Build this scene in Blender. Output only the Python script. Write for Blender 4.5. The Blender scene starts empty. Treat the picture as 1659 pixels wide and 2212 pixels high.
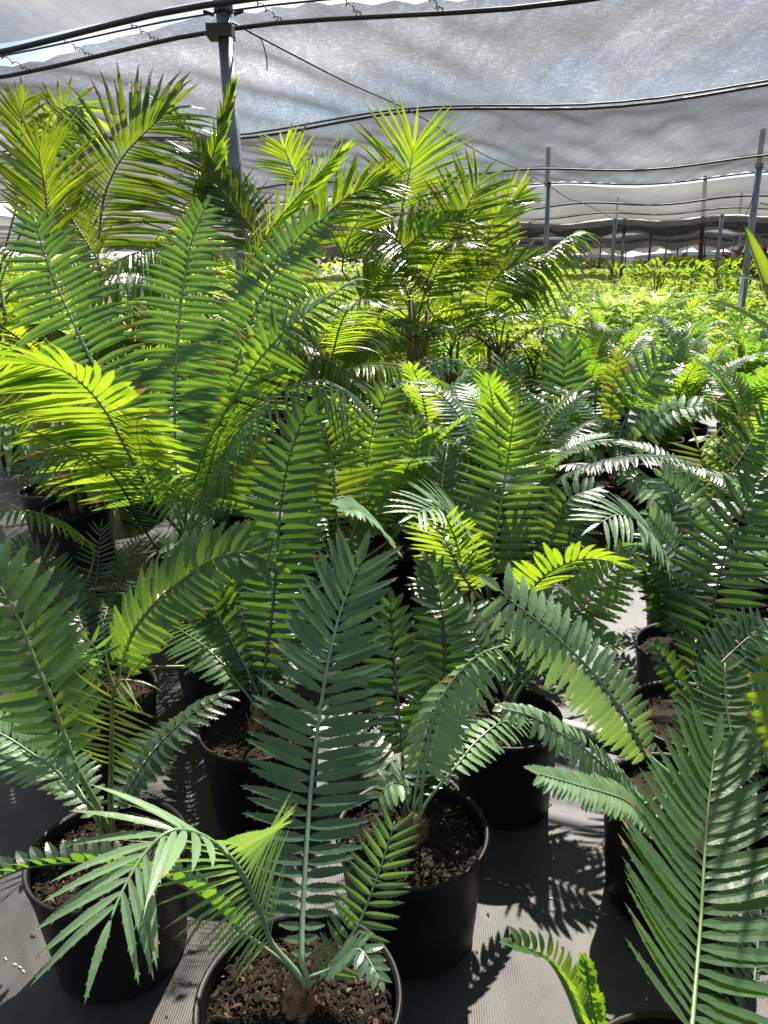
import bpy, math, random
import numpy as np
from mathutils import Vector, Matrix
R = math.radians
sc = bpy.context.scene
COL = sc.collection
rng = random.Random(7)

# ------------------------------------------------------------------ camera
FPX, CX, CY = 1628.0, 829.5, 1106.0          # picture measured at 1659 x 2212
PITCH, ROLL, EYE = R(18.5), R(1.2), 1.72
X0 = Vector((1, 0, 0)); FW = Vector((0, math.cos(PITCH), -math.sin(PITCH))); UP0 = Vector((0, math.sin(PITCH), math.cos(PITCH)))
cR, sR = math.cos(ROLL), math.sin(ROLL)
camd = bpy.data.cameras.new('camera'); cam = bpy.data.objects.new('camera', camd); COL.objects.link(cam)
cx = cR*X0 - sR*UP0; cy = sR*X0 + cR*UP0; cz = -FW
M = Matrix((cx, cy, cz)).transposed().to_4x4(); M.translation = Vector((0, 0, EYE))
cam.matrix_world = M
camd.sensor_fit = 'VERTICAL'; camd.sensor_height = 36; camd.lens = 36*FPX/2212
camd.clip_start = 0.05; camd.clip_end = 600
sc.camera = cam
def ray(x, y):
    a = (x-CX)/FPX; b = -(y-CY)/FPX
    return FW + (a*cR + b*sR)*X0 + (-a*sR + b*cR)*UP0
def at(x, y, Y):            # point of the place seen at (x, y), Y metres ahead
    r = ray(x, y); return Vector((0, 0, EYE)) + r*(Y/r.y)
def atz(x, y, z):           # the same at height z
    r = ray(x, y); return Vector((0, 0, EYE)) + r*((z-EYE)/r.z)

# ------------------------------------------------------------------ light
SUN_EL, SUN_AZ = R(51), R(17)        # azimuth clockwise from +Y
w = bpy.data.worlds.new('World'); sc.world = w; w.use_nodes = True
nt = w.node_tree; nt.nodes.clear()
def N(nt, t, **k):
    n = nt.nodes.new(t)
    for a, v in k.items():
        if a[0] == '_': n.inputs[a[1:].replace('_', ' ')].default_value = v
        else: setattr(n, a, v)
    return n
out = N(nt, 'ShaderNodeOutputWorld'); bg = N(nt, 'ShaderNodeBackground', _Strength=0.048)
sky = N(nt, 'ShaderNodeTexSky', sky_type='NISHITA', sun_disc=False, sun_elevation=SUN_EL, sun_rotation=SUN_AZ, dust_density=0.4, ozone_density=1.5)
tc = N(nt, 'ShaderNodeTexCoord'); mp = N(nt, 'ShaderNodeMapping'); mp.inputs['Scale'].default_value = (1.0, 1.0, 3.2)
ns = N(nt, 'ShaderNodeTexNoise', _Scale=2.3, _Detail=7.0, _Roughness=0.58, _Distortion=0.4)
rp = N(nt, 'ShaderNodeValToRGB'); rp.color_ramp.elements[0].position = 0.34; rp.color_ramp.elements[1].position = 0.62
mx = N(nt, 'ShaderNodeMixRGB'); mx.inputs['Color2'].default_value = (10.5, 10.6, 10.9, 1)
nt.links.new(tc.outputs['Generated'], mp.inputs['Vector']); nt.links.new(mp.outputs[0], ns.inputs['Vector'])
nt.links.new(ns.outputs['Fac'], rp.inputs[0]); sx = N(nt, 'ShaderNodeSeparateXYZ'); nt.links.new(tc.outputs['Generated'], sx.inputs[0])
el = N(nt, 'ShaderNodeMapRange'); el.inputs['From Min'].default_value = .25; el.inputs['From Max'].default_value = .6; el.inputs['To Min'].default_value = 1; el.inputs['To Max'].default_value = .25
nt.links.new(sx.outputs['Z'], el.inputs[0])               # cumulus banked low, clearer blue overhead
em = N(nt, 'ShaderNodeMath', operation='MULTIPLY'); nt.links.new(rp.outputs[0], em.inputs[0]); nt.links.new(el.outputs[0], em.inputs[1]); nt.links.new(em.outputs[0], mx.inputs['Fac'])
nt.links.new(sky.outputs[0], mx.inputs['Color1']); nt.links.new(mx.outputs[0], bg.inputs['Color']); nt.links.new(bg.outputs[0], out.inputs[0])
sd = bpy.data.lights.new('sun', 'SUN'); sd.energy = 5.0; sd.angle = R(0.55); sd.color = (1.0, 0.95, 0.86)
so = bpy.data.objects.new('sun', sd); COL.objects.link(so)
sdir = Vector((math.sin(SUN_AZ)*math.cos(SUN_EL), math.cos(SUN_AZ)*math.cos(SUN_EL), math.sin(SUN_EL)))
so.rotation_euler = sdir.to_track_quat('Z', 'Y').to_euler(); so.location = (3, 6, 12)
sc.view_settings.view_transform = 'Standard'; sc.view_settings.look = 'None'; sc.view_settings.gamma = 1
sc.view_settings.exposure = 1.5
sc.cycles.max_bounces = 8; sc.cycles.transparent_max_bounces = 12; sc.cycles.diffuse_bounces = 3
sc.cycles.transmission_bounces = 4; sc.cycles.sample_clamp_indirect = 6

# ------------------------------------------------------------------ materials
def mat(name):
    m = bpy.data.materials.new(name); m.use_nodes = True; t = m.node_tree
    return m, t, t.nodes['Principled BSDF'], t.nodes['Material Output']
def L(t, a, b): t.links.new(a, b)
def leaf_mat(name, c1, c2, tr, fac=0.45, rough=0.4, hue=0.12, spec=0.5):
    m, t, p, o = mat(name)
    g = N(t, 'ShaderNodeNewGeometry'); n = N(t, 'ShaderNodeTexNoise', _Scale=9.0, _Detail=3.0)
    tco = N(t, 'ShaderNodeTexCoord'); L(t, tco.outputs['Object'], n.inputs['Vector'])
    ad = N(t, 'ShaderNodeMath', operation='MULTIPLY_ADD'); ad.inputs[1].default_value = 0.6
    L(t, g.outputs['Random Per Island'], ad.inputs[0])
    sb = N(t, 'ShaderNodeMath', operation='MULTIPLY_ADD'); sb.inputs[1].default_value = 1.3; sb.inputs[2].default_value = -0.45
    L(t, n.outputs['Fac'], sb.inputs[0]); L(t, sb.outputs[0], ad.inputs[2])
    m1 = N(t, 'ShaderNodeMixRGB'); m1.inputs[1].default_value = (*c1, 1); m1.inputs[2].default_value = (*c2, 1)
    L(t, ad.outputs[0], m1.inputs[0]); m1.use_clamp = True
    # a few browned leaflets and tips of their own
    gt = N(t, 'ShaderNodeMath', operation='GREATER_THAN'); gt.inputs[1].default_value = 0.996
    L(t, g.outputs['Random Per Island'], gt.inputs[0])
    m2 = N(t, 'ShaderNodeMixRGB'); m2.inputs[2].default_value = (0.16, 0.11, 0.035, 1)
    L(t, gt.outputs[0], m2.inputs[0]); L(t, m1.outputs[0], m2.inputs[1]); L(t, m2.outputs[0], p.inputs['Base Color'])
    rm = N(t, 'ShaderNodeMath', operation='MULTIPLY_ADD'); rm.inputs[1].default_value = 0.22; rm.inputs[2].default_value = rough-0.11
    L(t, n.outputs['Fac'], rm.inputs[0]); L(t, rm.outputs[0], p.inputs['Roughness'])
    p.inputs['Specular IOR Level'].default_value = spec
    nb = N(t, 'ShaderNodeTexNoise', _Scale=38.0, _Detail=3.0); L(t, tco.outputs['Object'], nb.inputs['Vector'])
    bb = N(t, 'ShaderNodeBump', _Strength=.35, _Distance=.006); L(t, nb.outputs['Fac'], bb.inputs['Height']); L(t, bb.outputs[0], p.inputs['Normal'])
    tl = N(t, 'ShaderNodeBsdfTranslucent'); hs = N(t, 'ShaderNodeMixRGB'); hs.inputs[1].default_value = (*tr, 1)
    hs.inputs[2].default_value = (tr[0]*0.45, tr[1]*0.62, tr[2]*0.6, 1); L(t, ad.outputs[0], hs.inputs[0]); hs.use_clamp = True
    L(t, hs.outputs[0], tl.inputs['Color'])
    ms = N(t, 'ShaderNodeMixShader', _Fac=fac); L(t, p.outputs[0], ms.inputs[1]); L(t, tl.outputs[0], ms.inputs[2]); L(t, ms.outputs[0], o.inputs[0])
    return m
LEAF = {  # tint picked per frond
 'blue':  leaf_mat('leaf_blue_green', (0.090, 0.158, 0.108), (0.058, 0.112, 0.076), (0.28, 0.50, 0.03), 0.44, 0.33),
 'green': leaf_mat('leaf_mid_green', (0.060, 0.125, 0.050), (0.036, 0.084, 0.034), (0.38, 0.58, 0.02), 0.42, 0.38),
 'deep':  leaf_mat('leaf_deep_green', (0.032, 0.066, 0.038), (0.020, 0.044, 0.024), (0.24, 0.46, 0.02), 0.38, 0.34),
 'pale':  leaf_mat('leaf_glaucous_sunlit', (0.21, 0.33, 0.18), (0.14, 0.24, 0.125), (0.38, 0.55, 0.08), 0.36, 0.34),
 'lime':  leaf_mat('leaf_new_backlit_lime', (0.110, 0.190, 0.020), (0.080, 0.140, 0.014), (0.37, 0.50, 0.02), 0.52, 0.42),
 'yellow':leaf_mat('leaf_yellowing', (0.180, 0.180, 0.025), (0.070, 0.130, 0.025), (0.55, 0.58, 0.03), 0.5, 0.42),
 'palm':  leaf_mat('palm_leaf', (0.070, 0.135, 0.022), (0.036, 0.080, 0.014), (0.52, 0.66, 0.02), 0.58, 0.30, spec=0.6),
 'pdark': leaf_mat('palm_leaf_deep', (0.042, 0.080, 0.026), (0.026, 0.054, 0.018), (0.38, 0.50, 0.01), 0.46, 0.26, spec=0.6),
 'field': leaf_mat('bushy_palm_leaf', (0.170, 0.280, 0.040), (0.100, 0.190, 0.025), (0.60, 0.72, 0.13), 0.5, 0.36, spec=0.6),
 'orange':leaf_mat('leaf_orange', (0.40, 0.16, 0.02), (0.25, 0.16, 0.03), (0.8, 0.35, 0.02), 0.5, 0.4),
 'red':   leaf_mat('leaf_dark_red', (0.03, 0.014, 0.016), (0.018, 0.012, 0.012), (0.12, 0.03, 0.03), 0.2, 0.4),
}
M_tip = leaf_mat('dry_leaf_tip', (0.30, 0.22, 0.08), (0.18, 0.11, 0.04), (0.35, 0.22, 0.06), 0.3, .6)
def simple(name, c, rough=0.5, metal=0.0, spec=0.5, nscale=0, c2=None, bump=0, bscale=60):
    m, t, p, o = mat(name); p.inputs['Base Color'].default_value = (*c, 1); p.inputs['Roughness'].default_value = rough
    p.inputs['Metallic'].default_value = metal; p.inputs['Specular IOR Level'].default_value = spec
    tco = N(t, 'ShaderNodeTexCoord')
    if nscale:
        n = N(t, 'ShaderNodeTexNoise', _Scale=nscale, _Detail=6.0); L(t, tco.outputs['Object'], n.inputs['Vector'])
        r = N(t, 'ShaderNodeValToRGB'); r.color_ramp.elements[0].position = .38; r.color_ramp.elements[1].position = .64
        r.color_ramp.elements[0].color = (*c, 1); r.color_ramp.elements[1].color = (*(c2 or c), 1)
        L(t, n.outputs['Fac'], r.inputs[0]); L(t, r.outputs[0], p.inputs['Base Color'])
    if bump:
        n2 = N(t, 'ShaderNodeTexNoise', _Scale=bscale, _Detail=4.0); L(t, tco.outputs['Object'], n2.inputs['Vector'])
        b = N(t, 'ShaderNodeBump', _Strength=bump, _Distance=0.01); L(t, n2.outputs['Fac'], b.inputs['Height']); L(t, b.outputs[0], p.inputs['Normal'])
    return m
STALK = {k: simple('stalk_'+k, a, 0.42, nscale=14, c2=b) for k, a, b in [
 ('blue', (.18, .28, .17), (.14, .22, .13)), ('green', (.12, .20, .055), (.09, .15, .04)), ('deep', (.04, .07, .03), (.025, .045, .02)),
 ('pale', (.15, .25, .13), (.10, .18, .08)), ('lime', (.13, .20, .03), (.06, .09, .02)), ('yellow', (.25, .22, .05), (.2, .2, .04)),
 ('palm', (.15, .15, .04), (.08, .10, .03)), ('pdark', (.09, .08, .03), (.05, .05, .02)), ('field', (.2, .25, .05), (.12, .16, .04)), ('orange', (.3, .15, .03), (.2, .12, .03)), ('red', (.05, .03, .02), (.04, .03, .02))]}
M_pot = simple('black_pot_plastic', (.005, .005, .006), .48, spec=.22, nscale=5, c2=(.010, .0095, .0095), bump=.08, bscale=25)
M_potblue = simple('blue_black_pot_plastic', (.010, .013, .024), .34, nscale=5, c2=(.018, .022, .034), bump=.08, bscale=25)
M_caudex = simple('fibrous_brown_stem', (.10, .055, .028), .9, nscale=30, c2=(.21, .13, .07), bump=1, bscale=90)
M_stem = simple('palm_stem', (.16, .11, .05), .7, nscale=12, c2=(.11, .13, .045), bump=.5, bscale=40)
M_steel = simple('galvanised_post', (.16, .19, .19), .45, .75, nscale=7, c2=(.24, .27, .27), bump=.1, bscale=30)
M_bright = simple('new_galvanised_tube', (.55, .56, .56), .3, .8, nscale=10, c2=(.65, .66, .66))
M_cable = simple('black_cable', (.025, .025, .026), .5)
M_rust = simple('rusty_brown_post', (.12, .07, .045), .85, nscale=6, c2=(.20, .13, .08))
M_pvc = simple('white_pipe_plastic', (.62, .58, .50), .45, nscale=9, c2=(.45, .41, .34))
M_white = simple('white_painted_metal', (.75, .76, .78), .5, nscale=2, c2=(.6, .62, .65))
M_beige = simple('beige_leaf_litter', (.30, .20, .11), .8, nscale=20, c2=(.14, .08, .04))
def soil_mat():
    m, t, p, o = mat('bark_mulch_soil'); g = N(t, 'ShaderNodeNewGeometry'); tco = N(t, 'ShaderNodeTexCoord')
    n = N(t, 'ShaderNodeTexNoise', _Scale=55.0, _Detail=8.0, _Roughness=.7); L(t, tco.outputs['Object'], n.inputs['Vector'])
    r = N(t, 'ShaderNodeValToRGB'); e = r.color_ramp.elements
    e[0].position = .35; e[0].color = (.010, .0085, .007, 1); e[1].position = .7; e[1].color = (.038, .029, .021, 1)
    L(t, n.outputs['Fac'], r.inputs[0])
    r2 = N(t, 'ShaderNodeValToRGB'); e = r2.color_ramp.elements
    e[0].position = 0; e[0].color = (.010, .008, .006, 1); e[1].position = 1; e[1].color = (.26, .20, .14, 1)
    a = r2.color_ramp.elements.new(.55); a.color = (.027, .019, .013, 1); a = r2.color_ramp.elements.new(.93); a.color = (.07, .050, .033, 1)
    L(t, g.outputs['Random Per Island'], r2.inputs[0])
    mm = N(t, 'ShaderNodeMixRGB', _Fac=.72); L(t, r.outputs[0], mm.inputs[1]); L(t, r2.outputs[0], mm.inputs[2]); L(t, mm.outputs[0], p.inputs['Base Color'])
    p.inputs['Roughness'].default_value = .85; p.inputs['Specular IOR Level'].default_value = .12
    b = N(t, 'ShaderNodeBump', _Strength=1.0, _Distance=.01); L(t, n.outputs['Fac'], b.inputs['Height']); L(t, b.outputs[0], p.inputs['Normal'])
    return m
M_soil = soil_mat()
def ground_mat():
    m, t, p, o = mat('woven_ground_cover'); tco = N(t, 'ShaderNodeTexCoord')
    mpp = N(t, 'ShaderNodeMapping'); mpp.inputs['Rotation'].default_value = (0, 0, R(4)); L(t, tco.outputs['Object'], mpp.inputs['Vector'])
    w1 = N(t, 'ShaderNodeTexWave', _Scale=52.0, _Distortion=1.2, _Detail=2.0); w1.inputs['Detail Scale'].default_value = 6; L(t, mpp.outputs[0], w1.inputs['Vector'])
    w2 = N(t, 'ShaderNodeTexWave', bands_direction='Y', _Scale=120.0, _Distortion=1.5, _Detail=1.0); L(t, mpp.outputs[0], w2.inputs['Vector'])
    n = N(t, 'ShaderNodeTexNoise', _Scale=2.2, _Detail=8.0, _Roughness=.65); L(t, tco.outputs['Object'], n.inputs['Vector'])
    n3 = N(t, 'ShaderNodeTexNoise', _Scale=45.0, _Detail=4.0); L(t, tco.outputs['Object'], n3.inputs['Vector'])
    r = N(t, 'ShaderNodeValToRGB'); r.color_ramp.elements[0].position = .35; r.color_ramp.elements[1].position = .7
    r.color_ramp.elements[0].color = (.011, .011, .013, 1); r.color_ramp.elements[1].color = (.050, .046, .044, 1); L(t, n.outputs['Fac'], r.inputs[0])
    ad = N(t, 'ShaderNodeMath', operation='MULTIPLY_ADD'); ad.inputs[1].default_value = .70; ad.inputs[2].default_value = .05; L(t, w1.outputs['Fac'], ad.inputs[0])
    a2 = N(t, 'ShaderNodeMath', operation='MULTIPLY_ADD'); a2.inputs[1].default_value = .35; L(t, w2.outputs['Fac'], a2.inputs[0]); L(t, ad.outputs[0], a2.inputs[2])
    a3 = N(t, 'ShaderNodeMath', operation='MULTIPLY_ADD'); a3.inputs[1].default_value = .7; L(t, n3.outputs['Fac'], a3.inputs[0]); L(t, a2.outputs[0], a3.inputs[2])
    mu = N(t, 'ShaderNodeMixRGB', blend_type='MULTIPLY', _Fac=1.0); L(t, r.outputs[0], mu.inputs[1]); L(t, a3.outputs[0], mu.inputs[2]); L(t, mu.outputs[0], p.inputs['Base Color'])
    p.inputs['Roughness'].default_value = .50; p.inputs['Specular IOR Level'].default_value = .55
    b = N(t, 'ShaderNodeBump', _Strength=.35, _Distance=.002); L(t, a2.outputs[0], b.inputs['Height'])
    n4 = N(t, 'ShaderNodeTexNoise', _Scale=3.5, _Detail=2.0, _Distortion=.5); L(t, tco.outputs['Object'], n4.inputs['Vector'])
    b2 = N(t, 'ShaderNodeBump', _Strength=.5, _Distance=.03); L(t, n4.outputs['Fac'], b2.inputs['Height']); L(t, b.outputs[0], b2.inputs['Normal']); L(t, b2.outputs[0], p.inputs['Normal'])
    return m
M_ground = ground_mat()
def cloth_mat(name, t0, k, alb, tint=(1, 1, 1), moire=.22, sc_=9.0):
    m, t, p, o = mat(name); t.nodes.remove(p); tco = N(t, 'ShaderNodeTexCoord')
    lw = N(t, 'ShaderNodeLayerWeight', _Blend=.5)
    c = N(t, 'ShaderNodeMath', operation='SUBTRACT'); c.inputs[0].default_value = 1.0; L(t, lw.outputs['Facing'], c.inputs[1])
    pw = N(t, 'ShaderNodeMath', operation='POWER'); pw.inputs[1].default_value = k; L(t, c.outputs[0], pw.inputs[0])
    # moire of the two-way weave
    n = N(t, 'ShaderNodeTexNoise', _Scale=1.1, _Detail=2.5, _Distortion=.6); L(t, tco.outputs['Object'], n.inputs['Vector'])
    n2 = N(t, 'ShaderNodeTexNoise', _Scale=sc_, _Detail=1.5, _Distortion=1.2); L(t, tco.outputs['Object'], n2.inputs['Vector'])
    ml = N(t, 'ShaderNodeMath', operation='MULTIPLY_ADD'); ml.inputs[1].default_value = 26.0; L(t, n2.outputs['Fac'], ml.inputs[0])
    mb = N(t, 'ShaderNodeMath', operation='MULTIPLY'); mb.inputs[1].default_value = 60.0; L(t, n.outputs['Fac'], mb.inputs[0]); L(t, mb.outputs[0], ml.inputs[2])
    si = N(t, 'ShaderNodeMath', operation='SINE'); L(t, ml.outputs[0], si.inputs[0])
    rr = N(t, 'ShaderNodeMapRange'); rr.inputs['From Min'].default_value = .5; rr.inputs['From Max'].default_value = 1
    rr.inputs['To Min'].default_value = 1-moire*.12; rr.inputs['To Max'].default_value = 1+moire; L(t, si.outputs[0], rr.inputs[0])
    # shading of long folds, painted as streaks in the transparency
    wv = N(t, 'ShaderNodeMapping'); wv.inputs['Scale'].default_value = (3.2, .35, 1); wv.inputs['Rotation'].default_value = (0, 0, R(18)); L(t, tco.outputs['Object'], wv.inputs['Vector'])
    n5 = N(t, 'ShaderNodeTexNoise', _Scale=1.6, _Detail=5.0, _Roughness=.62); L(t, wv.outputs[0], n5.inputs['Vector'])
    r5 = N(t, 'ShaderNodeMapRange'); r5.inputs['From Min'].default_value = .3; r5.inputs['From Max'].default_value = .7; r5.inputs['To Min'].default_value = .80; r5.inputs['To Max'].default_value = 1.15; L(t, n5.outputs['Fac'], r5.inputs[0])
    m1 = N(t, 'ShaderNodeMath', operation='MULTIPLY'); L(t, pw.outputs[0], m1.inputs[0]); L(t, rr.outputs[0], m1.inputs[1])
    m2 = N(t, 'ShaderNodeMath', operation='MULTIPLY'); L(t, m1.outputs[0], m2.inputs[0]); L(t, r5.outputs[0], m2.inputs[1])
    m3 = N(t, 'ShaderNodeMath', operation='MULTIPLY'); m3.inputs[1].default_value = t0; m3.use_clamp = True; L(t, m2.outputs[0], m3.inputs[0])
    tb = N(t, 'ShaderNodeBsdfTransparent'); tb.inputs[0].default_value = (*tint, 1)
    tl = N(t, 'ShaderNodeBsdfTranslucent'); tl.inputs[0].default_value = (alb*tint[0], alb*tint[1], alb*tint[2], 1)
    df = N(t, 'ShaderNodeBsdfDiffuse'); df.inputs[0].default_value = (.05, .05, .05, 1)
    w6 = N(t, 'ShaderNodeMapping'); w6.inputs['Scale'].default_value = (9, .8, 1); w6.inputs['Rotation'].default_value = (0, 0, R(24)); L(t, tco.outputs['Object'], w6.inputs['Vector'])
    n6 = N(t, 'ShaderNodeTexNoise', _Scale=1.3, _Detail=5.0, _Roughness=.6, _Distortion=.5); L(t, w6.outputs[0], n6.inputs['Vector'])
    r6 = N(t, 'ShaderNodeMapRange'); r6.inputs['From Min'].default_value = .32; r6.inputs['From Max'].default_value = .5; r6.inputs['To Min'].default_value = .86; r6.inputs['To Max'].default_value = 1.0; L(t, n6.outputs['Fac'], r6.inputs[0])  # finer set of painted fold streaks
    m4 = N(t, 'ShaderNodeMath', operation='MULTIPLY'); L(t, m3.outputs[0], m4.inputs[0]); L(t, r6.outputs[0], m4.inputs[1]); m3 = m4
    b = N(t, 'ShaderNodeBump', _Strength=.6, _Distance=.05); L(t, n5.outputs['Fac'], b.inputs['Height']); L(t, b.outputs[0], tl.inputs['Normal'])
    s1 = N(t, 'ShaderNodeMixShader', _Fac=.5); L(t, tl.outputs[0], s1.inputs[1]); L(t, df.outputs[0], s1.inputs[2])
    s2 = N(t, 'ShaderNodeMixShader'); L(t, m3.outputs[0], s2.inputs[0]); L(t, s1.outputs[0], s2.inputs[1]); L(t, tb.outputs[0], s2.inputs[2]); L(t, s2.outputs[0], o.inputs[0])
    return m
M_cloth = cloth_mat('shade_cloth', 2.25, 1.25, .06, (.97, .98, 1.0), .50, 9.0)
M_cloth2 = cloth_mat('weathered_shade_cloth', 1.25, .80, .12, (1.0, .97, .93), .15)
M_dense = cloth_mat('dense_shade_cloth', .16, .3, .03, (1, .98, .95), .05)

# ------------------------------------------------------------------ mesh helpers
class MB:
    def __init__(s): s.v = []; s.f = []; s.mi = []
    def add(s, vs, fs, mi=0):
        o = len(s.v); s.v.extend(vs); s.f.extend([tuple(i+o for i in f) for f in fs]); s.mi.extend([mi]*len(fs))
    def build(s, name, mats, parent=None, loc=(0, 0, 0), smooth=False):
        me = bpy.data.meshes.new(name); l = Vector(loc)
        me.from_pydata([(v[0]-l.x, v[1]-l.y, v[2]-l.z) for v in s.v], [], s.f)
        for m in (mats if isinstance(mats, (list, tuple)) else [mats]): me.materials.append(m)
        if any(s.mi): me.polygons.foreach_set('material_index', s.mi)
        if smooth: me.polygons.foreach_set('use_smooth', [True]*len(s.f))
        o = bpy.data.objects.new(name, me); COL.objects.link(o)
        if parent is not None: o.parent = parent
        else: o.location = loc
        return o
def tag(o, label=None, cat=None, group=None, kind=None):
    if label: o['label'] = label
    if cat: o['category'] = cat
    if group: o['group'] = group
    if kind: o['kind'] = kind
    return o
def empty(name, loc, label, cat, group=None, rz=0):
    o = bpy.data.objects.new(name, None); COL.objects.link(o); o.location = loc; o.rotation_euler = (0, 0, rz); o.empty_display_size = .1
    return tag(o, label, cat, group)
def lathe(mb, prof, n=48, c=(0, 0, 0), mi=0, rib=None, closed=False):
    vs = []; fs = []
    for j, (r, z) in enumerate(prof):
        for i in range(n):
            a = 2*math.pi*i/n; rr = r + (rib(a, z) if rib else 0)
            vs.append((c[0]+rr*math.cos(a), c[1]+rr*math.sin(a), c[2]+z))
    for j in range(len(prof)-1):
        for i in range(n):
            k = (i+1) % n; fs.append((j*n+i, j*n+k, (j+1)*n+k, (j+1)*n+i))
    mb.add(vs, fs, mi)
def tube(mb, pts, rad, n=6, mi=0, cap=True):
    pts = [Vector(p) for p in pts]; vs = []; fs = []; m = len(pts)
    ref = Vector((0, 0, 1)) if abs((pts[-1]-pts[0]).normalized().z) < .9 else Vector((1, 0, 0))
    for i, p in enumerate(pts):
        t = (pts[min(i+1, m-1)]-pts[max(i-1, 0)]).normalized(); a = t.cross(ref).normalized(); b = t.cross(a)
        r = rad(i/(m-1)) if callable(rad) else rad
        for k in range(n):
            q = 2*math.pi*k/n; vs.append(p + a*(r*math.cos(q)) + b*(r*math.sin(q)))
    for i in range(m-1):
        for k in range(n):
            l = (k+1) % n; fs.append((i*n+k, i*n+l, (i+1)*n+l, (i+1)*n+k))
    if cap: fs += [tuple(range(n-1, -1, -1)), tuple((m-1)*n+k for k in range(n))]
    mb.add(vs, fs, mi)
def box(mb, a, b, mi=0):
    x0, y0, z0 = a; x1, y1, z1 = b
    mb.add([(x0,y0,z0),(x1,y0,z0),(x1,y1,z0),(x0,y1,z0),(x0,y0,z1),(x1,y0,z1),(x1,y1,z1),(x0,y1,z1)],
           [(0,3,2,1),(4,5,6,7),(0,1,5,4),(1,2,6,5),(2,3,7,6),(3,0,4,7)], mi)
def crom(pts, n):
    P = [np.array(p, float) for p in pts]; P = [2*P[0]-P[1]] + P + [2*P[-1]-P[-2]]; o = []
    for i in range(1, len(P)-2):
        for k in range(n):
            t = k/n; a, b, c, d = P[i-1:i+3]
            o.append(.5*((2*b) + (-a+c)*t + (2*a-5*b+4*c-d)*t*t + (-a+3*b-3*c+d)*t**3))
    o.append(P[-2]); return np.array(o)
def unit(v): return v/(np.linalg.norm(v)+1e-9)

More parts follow.
